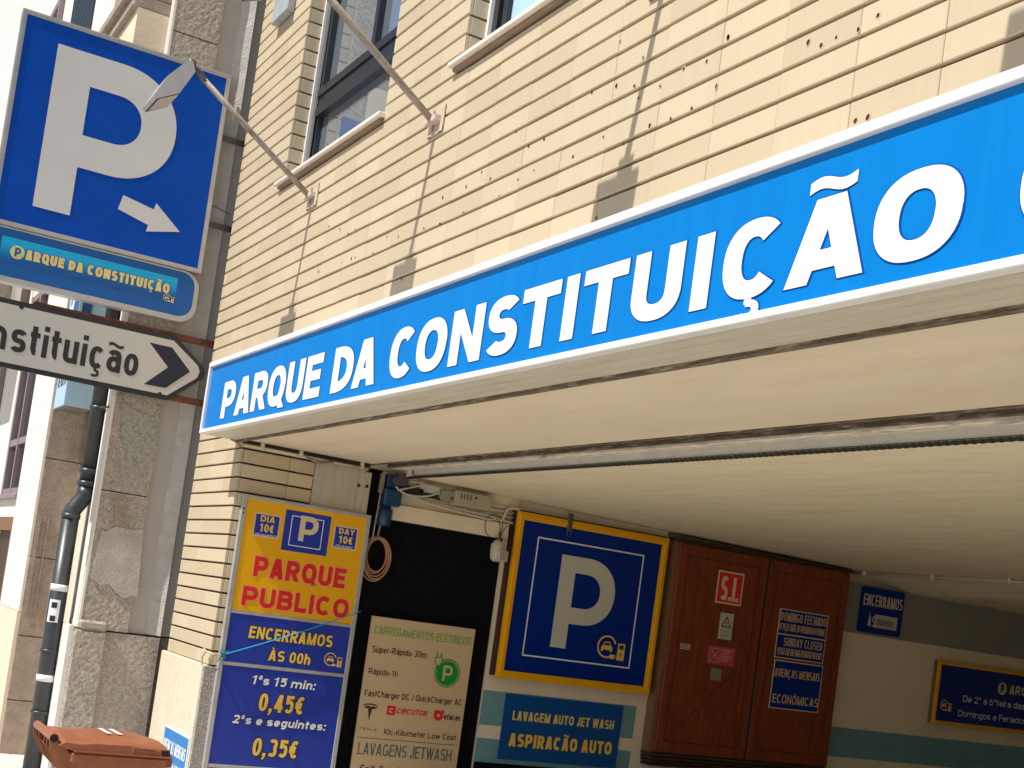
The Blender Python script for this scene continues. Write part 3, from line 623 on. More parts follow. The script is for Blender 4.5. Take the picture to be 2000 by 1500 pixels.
# dark doorway with stepped plaster lintel
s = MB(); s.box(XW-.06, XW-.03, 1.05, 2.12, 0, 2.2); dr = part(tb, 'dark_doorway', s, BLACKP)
s = MB(); s.cbox(XW-.06, XW+.05, 1.12, 2.12, 2.185, 2.30, .006); part(tb, 'lower_lintel', s, PLAST)
s = MB(); s.cbox(XW-.06, XW+.015, 1.06, 2.2, 2.301, 2.52, .004); part(tb, 'upper_lintel', s, PLAST)

# ------------------------------------------------------------------ granite neighbour
XN = -10.08
def ny(px, py, X=XN): return float(at(px, py, 0, X)[1])
nb = thing('granite_building', 'white stucco and rough granite building with mauve windows on the left', 'building', (-14, 0, 0))
yq0, yq1 = ny(185, 1000), ny(305, 850); ys = ny(430, 600); yl0 = ny(478, 20)+.0; yl1 = ny(497, 20); yd = .3
zb = float(at(290, 1240, 0, XN)[2])
NF = yq0+.03                                   # street face of the stucco
def noisy_face(mb, X, y0, y1, z0, z1, amp, n=(14, 80)):
    """rough hewn sheet looking to +X"""
    ny_, nz_ = n; i = len(mb.v); rnd = random.Random(5)
    for a in range(ny_+1):
        for b in range(nz_+1):
            e = 0 if a in (0, ny_) else 1
            mb.v.append((X+rnd.uniform(-amp, amp)*e, y0+(y1-y0)*a/ny_+rnd.uniform(-.2, .2)*e*(y1-y0)/ny_, z0+(z1-z0)*b/nz_))
    for a in range(ny_):
        for b in range(nz_):
            p = i+a*(nz_+1)+b; mb.f.append((p, p+nz_+1, p+nz_+2, p+1)); mb.mi.append(mb.m)
QX = XN+.05
q = MB(); q.box(XN-.35, QX-.004, yq0+.004, yq1, zb, 2.12); q.box(XN-.35, QX-.004, yq0+.004, yq1, 2.128, 5.62); q.box(XN-.35, QX-.004, yq0+.004, yq1, 5.63, 11)
part(nb, 'quoin_core', q, GRAN)
for z0, z1 in ((zb, 2.12), (2.128, 5.62), (5.63, 9.0)):
    q = MB(); noisy_face(q, QX, yq0, yq1, z0, z1, .0013, (16, int((z1-z0)*40))); part(nb, 'quoin_stone', q, GRAN)
q = MB(); q.box(QX-.02, QX+.003, yq0-.006, yq0+.012, zb, 11); q.box(XN-.12, QX-.02, yq0-.012, yq0+.004, zb, 11); part(nb, 'quoin_sunlit_edge', q, WHITEW)  # white strip paints the sun's glare on the quoin's street face
# mortar patches on the quoin (their own outlines)
def patch(px_pts, X, mat, name, th=.006):
    m = MB(); m.prism([(float(at(a, b, 0, X)[1]), float(at(a, b, 0, X)[2])) for a, b in px_pts], fx(X), -.002, th); return part(nb, name, m, mat)
patch([(198, 1036), (206, 1038), (226, 1028), (262, 1036), (280, 1034), (272, 1125), (268, 1166), (255, 1163), (246, 1169), (236, 1166), (222, 1152), (212, 1140), (196, 1143), (184, 1134), (178, 1128)], QX+.002, GRANS, 'mortar_patch')
patch([(222, 975), (246, 968), (248, 1030), (224, 1028)], QX+.002, GRANB, 'mortar_patch')
patch([(238, 780), (262, 800), (300, 815), (312, 790), (302, 900), (276, 903), (246, 892), (236, 850)], QX+.002, pm('grey_green_mortar', (.40, .39, .33), .9, .3, 40, bump=.011, bscale=80, speck=.5, speck_col=(.1, .1, .08), speck_scale=150), 'mortar_patch')
# base course
BX = XN+.045
q = MB(); noisy_face(q, BX, yq1-.24, yl1+.0, 0, zb-.012, .0010, (14, 44)); q.box(XN-.35, BX-.004, yq1-.24, yl1, 0, zb-.014); part(nb, 'base_stone', q, GRAN)
q = MB(); q.box(XN-.35, XN-.01, yl1, yd, 0, zb-.012); part(nb, 'base_return', q, GRANB)
# smooth sheet, mortar fillet, dark strip
q = MB(); q.box(XN-.3, XN, yq1+.001, yl0+.03, zb, 11); part(nb, 'smooth_render', q, GRSHEET)
q = MB(); m = []
zz = [zb+.002+k*.12 for k in range(83)]; rn = random.Random(3); wob = [rn.uniform(-.012, .012) for _ in zz]
for k in range(82):
    q.quad((XN+.001, yl0-.03+wob[k], zz[k]), (XN+.048, yl1, zz[k]), (XN+.048, yl1, zz[k+1]), (XN+.001, yl0-.03+wob[k+1], zz[k+1]))
q.quad((XN+.048, yl1, zb), (XN+.048, yl1, 11), (XN-.05, yl1+.004, 11), (XN-.05, yl1+.004, zb)); part(nb, 'mortar_fillet', q, CEMENT)
q = MB(); q.box(XN-.3, XN-.004, yl1+.005, yd, zb, 11); part(nb, 'joint_render', q, pm('joint_grey_render', (.58, .54, .50), .8, .08, 4))
# chamfered plinth block in front of the quoin
py0, py1 = ny(147, 1211, XN+.09), ny(212, 1220, XN+.09); zt = float(at(212, 1216, 0, XN+.09)[2])
q = MB(); q.cbox(XN-.3, XN+.09, py0, py1, 0, zt-.075, .02); noisy_face(q, XN+.092, py0+.02, py1-.012, 0, zt-.085, .0016, (10, 42)); part(nb, 'plinth_block', q, GRAN)
q = MB(); q.cbox(XN-.3, XN+.088, py0+.03, py1, zt-.074, zt, .018); part(nb, 'plinth_cap', q, GRAN)
q = MB(); q.box(XN-.3, XN+.07, py0-.03, py0+.0, 0, zt-.05); part(nb, 'plinth_sunlit_edge', q, WHITEW)  # sunlight on the block's street side, put in as a white slab
# street front: stucco wall, pilaster, openings
q = MB(); q.box(-11.0, XN-.12, NF, .3, 0, 11); part(nb, 'stucco_wall', q, CREAMW)
q = MB(); q.box(-10.52, XN-.25, NF-.012, NF, 0, 11); part(nb, 'stucco_band', q, WHITEW)
PB = -.905
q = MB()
for z0, z1 in ((0, .42), (.425, .93), (.935, 1.56), (1.565, 2.35), (2.355, 3.4), (3.405, 4.6), (4.605, 11)):
    s = MB(); s.cbox(-12.05, -11.0, PB+.004, .2, z0, z1, .006); part(nb, 'pilaster_stone', s, GRANB)
q.box(-12.04, -11.004, PB-.012, PB+.006, 1.12, 11); part(nb, 'pilaster_sunlit_face', q, WHITEW)  # granite street face whitened by a slab to carry the sun's glare
q = MB(); q.box(-12.04, -11.004, PB-.02, PB+.006, 0, 1.115); part(nb, 'pilaster_cream_base', q, CREAMW)
q = MB(); q.box(-10.998, -10.99, PB+.02, PB+.05, 1.12, 1.9); q.box(-10.998, -10.99, PB+.10, PB+.108, 1.12, 1.9); part(nb, 'pilaster_groove', q, GRANB)
W2Y = -.87
q = MB(); q.box(-40, -12.05, W2Y, .3, 0, 1.05); q.box(-12.25, -12.05, W2Y, .3, 1.05, 11); q.box(-40, -13.35, W2Y, .3, 1.05, 11); q.box(-13.35, -12.25, W2Y, .3, 1.88, 2.04); q.box(-13.35, -12.25, W2Y, .3, 4.0, 5.9)
part(nb, 'stucco_wall', q, WHITEW)
q = MB(); q.box(-12.22, -12.10, W2Y-.012, W2Y, 0, 11); q.box(-13.5, -13.38, W2Y-.012, W2Y, 0, 11); part(nb, 'stucco_band', q, WHITEW)
q = MB(); q.cbox(-13.42, -12.19, W2Y-.05, W2Y+.12, 2.04, 2.085, .008); wn_ = part(nb, 'window', q, MAUVE)
q = MB()
for a in (-13.35, -12.84, -12.31): q.box(a, a+.06, W2Y-.01, W2Y+.06, 2.085, 4.0)
for z in (2.085, 2.55, 3.3, 3.94): q.box(-13.35, -12.25, W2Y-.006, W2Y+.055, z, z+.06)
part(wn_, 'frame', q, MAUVE)
q = MB(); q.box(-13.35, -12.25, W2Y+.025, W2Y+.03, 2.085, 4.0); part(wn_, 'pane', q, DGLASS)
q = MB(); q.box(-13.35, -12.25, W2Y+.04, W2Y+.09, 1.05, 1.88); cw = part(nb, 'cellar_window', q, WOODD)
q = MB(); q.box(-12.36, -12.25, W2Y-.01, W2Y+.05, 1.05, 1.88); q.box(-13.35, -12.25, W2Y-.012, W2Y+.05, 1.76, 1.88); part(cw, 'frame', q, WOODB)
# upper storey: shutters, mauve window, moulded sill
q = MB(); q.box(-13.60, -12.25, W2Y-.004, W2Y+.15, 5.9, 8.5); sh = part(nb, 'folding_shutter', q, SHUT)
q = MB()
for k in range(15): q.box(-13.58+k*.09, -13.535+k*.09, W2Y-.035, W2Y-.004, 5.92, 8.5)
part(sh, 'shutter_rib', q, SHUT, kind='stuff')
q = MB(); q.cbox(-11.3, -10.1, PB-.06, NF, 5.84, 5.93, .015); q.cbox(-11.22, -10.1, PB-.02, NF, 5.74, 5.838, .012); ms = part(nb, 'moulded_sill', q, GRANB)
q = MB(); q.box(-11.2, -10.1, PB+.02, NF, 5.45, 5.738); part(nb, 'sill_apron', q, CREAMW)
for k in range(2):
    q = MB(); q.box(-15.6-k*1.9, -14.5-k*1.9, W2Y-.005, W2Y+.02, 2.1, 4.1); w_ = part(nb, 'window', q, DGLASS)
    q = MB(); frame_bars(q, fy(W2Y), -15.6-k*1.9, -14.5-k*1.9, 2.1, 4.1, .08, 0, .05); part(w_, 'frame', q, MAUVE)
    q = MB(); q.box(-15.6-k*1.9, -14.5-k*1.9, W2Y-.005, W2Y+.02, 5.2, 7.4); w_ = part(nb, 'window', q, DGLASS)
    q = MB(); frame_bars(q, fy(W2Y), -15.6-k*1.9, -14.5-k*1.9, 5.2, 7.4, .08, 0, .05); part(w_, 'frame', q, MAUVE)
# far corner bay of brown granite
yb = float(at(-70, 580, 0, -13.6)[1]); ybp = float(at(31, 580, 0, -13.55)[1]); zbb = float(at(14, 625, 0, -13.6)[2])
fb = thing('corner_bay', 'brown stone bay high on the far left behind the parking signs', 'building bay', (-14, -1, 3.6))
q = MB(); q.box(-15.5, -13.6, yb, W2Y+.02, zbb+.1, 5.2); part(fb, 'bay_wall', q, GRANB)
q = MB(); q.cbox(-15.6, -13.56, yb-.06, W2Y+.02, zbb-.05, zbb+.1, .02); part(fb, 'bay_moulding', q, CEMENT)
q = MB(); q.tube([(-13.55, ybp, zbb+.12), (-13.55, ybp, 5.25)], .045, 10); part(fb, 'white_downpipe', q, ALU, True)

# ================================================================== SIGNS ON THE FRONT
SX0, SX1, SY, SZ0, SZ1 = -8.895, 1.6, -.27, 2.548, 3.036
s = thing('parking_sign', 'long blue box sign with big white letters across the garage opening', 'sign', (-4, -.2, SZ0))
m = MB(); m.box(SX0+.006, SX1-.006, SY+.03, -.003, SZ0+.006, SZ1-.006); part(s, 'case', m, ALU)
m = MB()
for a, b, c, d in ((SX0, SX1, SZ0, SZ0+.026), (SX0, SX1, SZ1-.034, SZ1), (SX0, SX0+.03, SZ0+.0265, SZ1-.0345), (SX1-.03, SX1, SZ0+.0265, SZ1-.0345)):
    m.cbox(a, b, SY, SY+.045, c, d, .003)
part(s, 'frame', m, ALU)
m = MB(); m.box(SX0+.031, SX1-.031, SY+.020, SY+.028, SZ0+.027, SZ1-.035); part(s, 'blue_panel', m, SBLUE)
m = MB()
for a, b in ((SY+.047, SY+.12), (SY+.122, SY+.19), (SY+.192, -.004)): m.box(SX0, SX1, a, b, SZ0, SZ0+.0055)
part(s, 'underside_strip', m, pm('weathered_underside', (.56, .52, .43), .5, .08, 4, stretch=(.6, 5, 5), stain=(.35, .28, .2), stain_amt=.4, stain_scale=5))
m = MB(); m.box(SX0, SX1, -.020, .010, 2.535, 2.548); part(s, 'sealant_line', m, DIRT)
f = fy(SY+.0195); LH = .241; LB = 2.624
LET = [('P', -8.500, -8.225), ('A', -8.205, -7.895), ('R', -7.868, -7.580), ('Q', -7.556, -7.255), ('U', -7.226, -6.955), ('E', -6.922, -6.672),
       ('D', -6.505, -6.222), ('A', -6.215, -5.917), ('C', -5.757, -5.478), ('O', -5.458, -5.150), ('N', -5.108, -4.813), ('S', -4.770, -4.512), ('T', -4.494, -4.208),
       ('I', -4.172, -4.080), ('T', -4.044, -3.760), ('U', -3.722, -3.440), ('I', -3.382, -3.288), ('Ç', -3.228, -2.950), ('Ã', -2.932, -2.615), ('O', -2.594, -2.294), ('C', -2.125, -1.84)]
KX, WV = 1.62, .228
for c, u0, u1 in LET:
    W = (u1-u0)/LH/KX; lo, lm = MB(), MB()
    for m_, g_, n_ in ((lo, .013, .0004), (lm, 0, .0024)):
        for j, poly in enumerate(glyph(c, W, WV, 1.0, g_)):
            m_.quad(*[f(u0+p[0]*LH*KX, LB+p[1]*LH, n_+(j % 60)*.00003) for p in poly])
    lt_ = part(s, 'letter', lm, SWHITE, raw=True); part(lt_, 'outline', lo, DBLUE, raw=True)

# floodlights on arms
def lamp(X, Z, label, Ln=.335, drop=0):
    t = thing('wall_floodlight', label, 'floodlight', (X, 0, Z), 'floodlights on arms above the long blue sign')
    L0 = Vector((X, -.03, Z)); L1 = Vector((X, -.80, Z+.52))
    m = MB(); m.tube([L0, L0.lerp(L1, .25), L0.lerp(L1, .5), L1], .0185, 12); part(t, 'arm', m, GALV, True)
    m = MB(); m.cbox(X-.085, X-.04, -.012, -.001, Z-.07, Z+.075, .003); m.cbox(X+.045, X+.095, -.012, -.001, Z-.07, Z+.075, .003); m.box(X-.085, X+.095, -.010, -.002, Z-.07, Z-.045)
    m.box(X-.07, X+.07, -.045, -.01, Z-.012, Z+.012); part(t, 'wall_bracket', m, pm('chalky_bracket', (.60, .50, .43), .6, .2, 40, stain=(.25, .12, .06), stain_amt=.6, stain_scale=20))
    m = MB(); e = L1; m.tube([e+Vector((0, .02, -.02)), e+Vector((0, -.03, .035)), e+Vector((0, -.075, .055))], .020, 10); m.tube([e+Vector((-.05, -.085, .055)), e+Vector((.05, -.085, .055))], .024, 12); part(t, 'knuckle', m, STEELD, True)
    # housing: wedge hanging forward and down from the knuckle
    a = Vector((0, -.60, -.80)).normalized(); nrm = Vector((0, -.80, .60)); c = e+Vector((-.045, -.075, .03+drop)); wd = .145
    def P(u, along, out): return tuple(c+Vector((1, 0, 0))*u+a*along+nrm*out)
    m = MB(); pr = [(0, .02), (.02, .045), (Ln*.55, .05), (Ln, .016), (Ln, -.008), (.20, -.065), (.03, -.03)]
    k = len(pr); i = len(m.v)
    for u in (-wd, wd): m.v += [P(u, *p) for p in pr]
    m.f.append(tuple(range(k))[::-1]); m.f.append(tuple(range(k, 2*k)))
    for j in range(k): m.f.append((j, (j+1) % k, k+(j+1) % k, k+j))
    m.mi = [0]*len(m.f); part(t, 'housing', m, LAMPM)
    m = MB(); m.quad(P(-wd+.012, Ln-.012, -.0165), P(wd-.012, Ln-.012, -.0165), P(wd-.012, .205, -.0675), P(-wd+.012, .205, -.0675)); part(t, 'lens', m, LENS)
    m = MB()
    for u in (-wd, wd-.012): m.quad(P(u, Ln, -.0115), P(u+.012, Ln, -.0115), P(u+.012, .2, -.069), P(u, .2, -.069))
    m.quad(P(-wd, Ln-.012, -.0155), P(wd, Ln-.012, -.0155), P(wd, Ln, -.011), P(-wd, Ln, -.011)); part(t, 'lens_rim', m, BLACKM)
    return t
lamp(-8.036, 4.077, 'rusty arm floodlight overlapping the projecting blue P sign')
lamp(-6.205, 4.074, 'rusty arm crossing in front of the tall black framed window', .29, .03)
lamp(-4.19, 4.10, 'floodlight whose shadow falls above the middle of the long sign')
lamp(-2.165, 4.10, 'floodlight near the right end casting the shadow at the picture edge')

# grey box high on the wall
v = tag(part(None, 'vent_box', MB().cbox(-9.43, -9.075, -.06, -.002, 5.655, 6.3, .006), pm('weathered_grey_box', (.36, .40, .42), .5, .2, 7, stretch=(3, 3, .8))), 'weathered grey metal box mounted high at the left end of the tiled wall', 'vent box')

# ------------------------------------------------------------------ projecting blue P sign and its lower banner
XS = -9.93
def P2(px, py, X=XS): p = at(px, py, 0, X); return float(p[1]), float(p[2])
tl, tr, bl, br = P2(28, 3), P2(450, 152), P2(-3, 436), P2(395, 536)
y0, y1 = (tl[0]+bl[0])/2-.0, (tr[0]+br[0])/2; z0, z1 = (bl[1]+br[1])/2, (tl[1]+tr[1])/2
s = thing('projecting_parking_sign', 'large square blue sign with white P and arrow projecting from the wall', 'sign', (XS, (y0+y1)/2, z0))
m = MB(); m.box(XS-.10, XS-.012, y0+.004, y1-.004, z0+.004, z1-.004); part(s, 'case', m, SILVER)
m = MB(); frame_bars(m, fx(XS), y0, y1, z0, z1, .034, -.012, .001); frame_bars(m, fx(XS), y0+.006, y1-.006, z0+.006, z1-.006, .008, .001, .006); part(s, 'frame', m, SILVER)
m = MB(); m.box(XS-.010, XS-.002, y0+.035, y1-.035, z0+.035, z1-.035); part(s, 'blue_face', m, DBLUE)
fr = fx(XS-.0015)
(ua, va) = P2(112, 84); (ub, vb) = P2(65.5, 402.5); (uc, _) = P2(136, 420.5); (ud, _) = P2(347.5, 240); u0 = (ua+ub)/2
Wp = ud-u0; Hp = va-vb; st = uc-u0
def bigP(root, fr, u0, v0, W, H, w, mat, bot=.385, n=.002):
    m = MB(); h2 = w/2; t = v0+H-h2; b = v0+bot*H+h2*.0; wy = w*.92
    m.quad(fr(u0, v0, n), fr(u0+w, v0, n), fr(u0+w, v0+H, n), fr(u0, v0+H, n))
    yt, yb_ = v0+H-wy/2, v0+bot*H; xr = u0+W-w/2; ry = (yt-yb_)/2; rx = min(W-w, ry*1.05)
    cx = xr-rx
    for y in (yt, yb_): m.quad(fr(u0+w, y-wy/2, n), fr(cx, y-wy/2, n), fr(cx, y+wy/2, n), fr(u0+w, y+wy/2, n))
    cy = (yt+yb_)/2; pv_ = None
    for k in range(33):
        a = math.radians(-90+180*k/32); c, s_ = math.cos(a), math.sin(a); e = 2/2.15
        ux = abs(c)**e; uy = math.copysign(abs(s_)**e, s_)
        o = (cx+ux*(rx+w/2), cy+uy*(ry+wy/2)); i_ = (cx+ux*(rx-w/2), cy+uy*(ry-wy/2))
        if pv_: m.quad(fr(*pv_[0], n), fr(*o, n), fr(*i_, n), fr(*pv_[1], n))
        pv_ = (o, i_)
    return part(root, 'letter', m, mat, raw=True)
RETRO = pm('retroreflective_white', (.60, .61, .62), .4, .03, 3)
bigP(s, fr, u0, vb, Wp, Hp, st, RETRO, bot=.40)
m = MB(); m.quad(*[fr(*P2(*p), .002) for p in [(241, 381), (300, 409), (305.5, 397), (351, 453), (285, 452), (289, 439.5), (230, 408)]]); part(s, 'arrow', m, RETRO, raw=True)
for (px, py) in ((455, 268), (428, 437)):
    a = P2(px-22, py-6); m = MB(); m.box(XS-.06, XS-.052, y1-.01, .03, a[1]-.03, a[1]+.015)
    m.tube([(XS-.052, -.01, a[1]-.01), (XS-.035, -.01, a[1]-.01)], .016, 8); part(s, 'bracket', m, STEELD)
m = MB(); a = P2(416, 396); m.tube([(XS-.05, y1-.02, a[1]), (XS-.05, .0, a[1]-.04)], .004, 6); part(s, 'feed_cable', m, BLKC)
# banner
def rounded(yA, yB, zA, zB, r, left=False, seg=8):
    p = [(yA, zA)] if not left else []
    for cx, cz, a0 in ((yB-r, zA+r, -90), (yB-r, zB-r, 0)):
        p += [(cx+r*math.cos(math.radians(a0+90*k/seg)), cz+r*math.sin(math.radians(a0+90*k/seg))) for k in range(seg+1)]
    return p+[(yA, zB)]
a, b = P2(388, 570), P2(330, 620); c = P2(0, 552)
yA, yB = y0-.05, a[0]+.0; zA = (b[1]+c[1])/2-.0; zB = z0-.006
s = thing('projecting_banner_sign', 'rounded blue strip sign with yellow lettering under the large P sign', 'sign', (XS, (yA+yB)/2, zA))
m = MB(); m.prism(rounded(yA, yB, zA, zB, .13), fx(XS), -.10, -.008); part(s, 'case', m, SILVER)
o_, i_ = rounded(yA, yB, zA, zB, .13), rounded(yA+.03, yB-.034, zA+.040, zB-.012, .105)
m = MB(); k = len(o_); 
for q in range(k): m.quad((XS, *o_[q]), (XS, *o_[(q+1) % k]), (XS, *i_[(q+1) % k]), (XS, *i_[q])); m.quad((XS-.008, *o_[q]), (XS-.008, *o_[(q+1) % k]), (XS, *o_[(q+1) % k]), (XS, *o_[q]))
part(s, 'frame', m, SILVER)
m = MB(); m.prism(i_, fx(XS), -.012, -.004); part(s, 'blue_face', m, BANB)
g0, g1, g2 = P2(5, 461), P2(348, 546), P2(343, 580)
CY2 = pm('x', (0, 0, 0)) if False else grad_mat('banner_print_gradient', (.0, .10, .38), (.0, .50, .90), g2[1]-.01, g1[1]+.01)
m = MB(); rectn(m, fx(XS-.003), g0[0], g1[0], g2[1]-.035, g1[1]+.008, 0); part(s, 'printed_band', m, CY2, raw=True)
ca = P2(34, 493); fb_ = fx(XS-.002)
m = MB(); disc(m, fb_, ca[0], ca[1], .048, .001, 28); part(s, 'round_emblem', m, GOLD, raw=True)
letters(s, 'P', fb_, ca[0]-.018, ca[1]-.032, .042, .064, BANB, name='emblem_letter', wt=.22, n=.0025)
x = P2(48, 504); x2 = P2(329, 572); tp = P2(52, 492)
yv = ca[1]-.036
letters(s, 'ARQUE DA CONSTITUIÇÃO', fb_, x[0]+.004, yv, x2[0]-x[0], .073, BANB, name='lettering_edging', wt=.28, g=.06, n=.001)  # blue printed outline behind the gold letters
letters(s, 'ARQUE DA CONSTITUIÇÃO', fb_, x[0]+.004, yv, x2[0]-x[0], .073, GOLD, wt=.28, n=.004)
ic = P2(326, 581); ev_icon(s, fb_, ic[0], ic[1], .026, GOLD)
# white direction sign with chevron
s = thing('direction_sign', 'white arrow shaped street sign with black border and chevron', 'sign', (XS, -.9, 2.8))
po = [P2(-25, 579.5), P2(345, 652.0), P2(398, 718), P2(401, 729), P2(396, 740), P2(328, 781), P2(-25, 712)]
zT = (po[0][1]+po[1][1])/2; zBt = (po[5][1]+po[6][1])/2; po[0] = (po[0][0], zT); po[1] = (po[1][0], zT); po[5] = (po[5][0], zBt); po[6] = (po[6][0], zBt)
m = MB(); m.prism(po, fx(XS), -.022, 0); part(s, 'black_border', m, BLACKM)
cx = po[1][0]-.03; t_ = .036
pi_ = [(po[0][0], zT-t_), (po[1][0]-.012, zT-t_), (po[2][0]-.045, po[2][1]+.004), (po[3][0]-.044, po[3][1]), (po[4][0]-.045, po[4][1]-.003), (po[5][0]-.012, zBt+t_), (po[6][0], zBt+t_)]
m = MB(); m.prism(pi_, fx(XS), .0005, .002); part(s, 'white_face', m, OFFW)
m = MB(); m.prism([P2(*p) for p in [(292.5, 669), (336, 679), (371, 726), (323, 758), (281, 750), (328, 717.5)]], fx(XS), .0022, .0035); part(s, 'chevron', m, pm('chevron_navy', (.008, .014, .035), .4, .1))
q0, q1, h0 = P2(19, 687), P2(268, 735), P2(257, 689); qv = (P2(30, 689.5)[1]+P2(255, 732.5)[1])/2; xh = h0[1]-P2(254, 732.5)[1]; H_ = xh/.73
letters(s, 'stituição', fx(XS), q0[0]-.005, qv, q1[0]-q0[0], H_, BLACKM, wt=.162, n=.003, sp=.12)
letters(s, 'Con', fx(XS), q0[0]-.545, qv, .51, H_, BLACKM, wt=.162, n=.003, sp=.12)
m = MB()
for (px, py) in ((42, 600), (328, 657)): disc(m, fx(XS), *P2(px, py), .017, .0025, 10)
for (px, py) in ((22, 716), (312, 770)): disc(m, fx(XS), *P2(px, py), .017, .0025, 10)
part(s, 'clamp_bolt', m, BLACKM, raw=True)
for (px, py) in ((405, 670), (385, 785)):
    a = P2(px, py); m = MB(); m.cbox(XS-.035, XS-.023, -1.3, .02, a[1]-.026, a[1]+.026, .003); part(s, 'support_bar', m, RUST)

# ------------------------------------------------------------------ house sign of the neighbour
s = thing('association_sign', 'pale blue and navy box sign reading DE BASTO between the stone pilasters', 'sign', (-10.4, -.9, 2.74))
SBX = -10.97; L_ = 1.08
fs = lambda u, v, n=0: (SBX+u, -.9-n, 2.735+v)
L_ = .46; m = MB(); m.prism([(0, .004), (L_, .004), (L_, 1.05), (0, 1.05)], fs, -.20, 0); part(s, 'case', m, LBLUE)
m = MB(); m.prism([(.004, 0), (L_-.004, 0), (L_-.004, .004), (.004, .004)], fs, -.196, -.004); part(s, 'underside', m, pm('dark_sign_underside', (.20, .17, .15), .7, .2, 20))  # underside coloured darker than the case
fs2 = lambda u, v, n=0: (SBX+.46+n, -.9+u, 2.735+v)
m = MB(); rectn(m, fs2, .02, .09, .45, 1.04, .002); part(s, 'navy_side_panel', m, pm('navy_print', (.03, .10, .25), .4, .03), raw=True)
m = MB(); rectn(m, fs, .01, L_-.01, .01, 1.04, .002); part(s, 'pale_face', m, LBLUE, raw=True)
m = MB(); rectn(m, fs, .24, .44, .50, 1.04, .003); part(s, 'navy_panel', m, pm('navy_print', (.03, .10, .25), .4, .03), raw=True)
letters(s, 'DE BASTO', fs, .05, .17, .36, .085, pm('grey_print', (.12, .13, .15), .4, .03), wt=.15, n=.004)
m = MB(); ring(m, fs, .17, .66, .06, .04, .005); m.quad(fs(.08, .56, .005), fs(.12, .56, .005), fs(.12, .98, .005), fs(.08, .98, .005)); ring(m, fs, .17, .86, .06, .04, .005); part(s, 'white_mark', m, WHT, raw=True)

# ------------------------------------------------------------------ drainpipe
XD = -10.32; yu, yl_ = -.680, -.758; ru, rl = .057, .064
s = thing('drainpipe', 'dark grey plastic drainpipe with an elbow on the granite house corner', 'drainpipe', (XD, yl_, 0))
ze = float(at(160, 985, 0, XD)[2])
m = MB(); m.tube([(XD, yu, ze+.10), (XD, yu, 11)], ru, 18); part(s, 'upper_pipe', m, PIPE, True)
m = MB(); m.tube([(XD, yu, ze+.13), (XD, yu, ze+.08), (XD, yu-.012, ze+.045), (XD, (yu+yl_)/2-.0, ze), (XD, yl_+.012, ze-.045), (XD, yl_, ze-.08), (XD, yl_, ze-.10)], .062, 18); part(s, 'elbow', m, PIPE, True)
m = MB(); m.tube([(XD, yl_, .0), (XD, yl_, ze-.085)], rl, 18); part(s, 'lower_pipe', m, PIPE, True)
def collar(y, z, r, h=.035, mat=PIPE, name='collar'):
    m = MB(); m.tube([(XD, y, z-h/2), (XD, y, z+h/2)], r, 18); part(s, name, m, mat, True)
for z in (ze+.16, ze+.255): collar(yu, z, ru+.012)
collar(yl_, ze-.10, rl+.006)
for py in (800, 400): 
    z = float(at(205, py, 0, XD)[2]); collar(yu, z, ru+.008, .03); m = MB(); m.tube([(XD+.05, yu, z), (XN, yu+.03, z)], .008, 6); part(s, 'clamp_pin', m, STEELD)
for px, py, h in ((118, 1148, .05), (90, 1324, .05)):
    z = float(at(px, py, 0, XD)[2]); collar(yl_, z, rl+.002, h, WHT, 'white_tape')
for px, py in ((90, 1270), (72, 1390)):
    z = float(at(px, py, 0, XD)[2]); collar(yl_, z, rl+.006, .02)
m = MB(); z = float(at(100, 1192, 0, XD)[2]); 
for k in range(4):
    a0, a1 = math.radians(-62+18*k), math.radians(-62+18*(k+1)); R_ = rl+.003
    m.quad((XD+R_*math.cos(a0), yl_+R_*math.sin(a0), z-.085), (XD+R_*math.cos(a1), yl_+R_*math.sin(a1), z-.085), (XD+R_*math.cos(a1), yl_+R_*math.sin(a1), z+.085), (XD+R_*math.cos(a0), yl_+R_*math.sin(a0), z+.085))
part(s, 'sticker', m, WHT, raw=True)
m = MB()
for zz_ in (-.055, .045):
    for k in (1, 2):
        a0, a1 = math.radians(-62+18*k), math.radians(-62+18*(k+1)); R_ = rl+.0045
        m.quad((XD+R_*math.cos(a0), yl_+R_*math.sin(a0), z+zz_-.022), (XD+R_*math.cos(a1), yl_+R_*math.sin(a1), z+zz_-.022), (XD+R_*math.cos(a1), yl_+R_*math.sin(a1), z+zz_+.02), (XD+R_*math.cos(a0), yl_+R_*math.sin(a0), z+zz_+.02))
part(s, 'sticker_print', m, BLACKM, raw=True)

# ------------------------------------------------------------------ street plate on the marble base
p0, p1, p2 = at(324, 1414, 1, -.035), at(371, 1442, 1, -.035), at(315, 1470, 1, -.035)
ux, uX, vZ = float(p0[0]), float(p1[0]), float((p0[2]+p1[2])/2)
s = thing('blue_plate', 'small blue plate with white letters on the pale marble base', 'sign', ((ux+uX)/2, -.035, .2))
m = MB(); m.box(ux, uX, -.038, -.031, .14, vZ); part(s, 'white_rim', m, WHT)
m = MB(); m.box(ux+.012, uX-.012, -.0395, -.0382, .152, vZ-.012); part(s, 'blue_face', m, PLATEB)
letters(s, 'AVENÇAS MENSAIS', fy(-.040), ux+.03, vZ-.17, uX-ux-.06, .085, WHT, wt=.15)
letters(s, 'ECONÓMICAS', fy(-.040), ux+.05, vZ-.30, uX-ux-.10, .075, WHT, wt=.15)

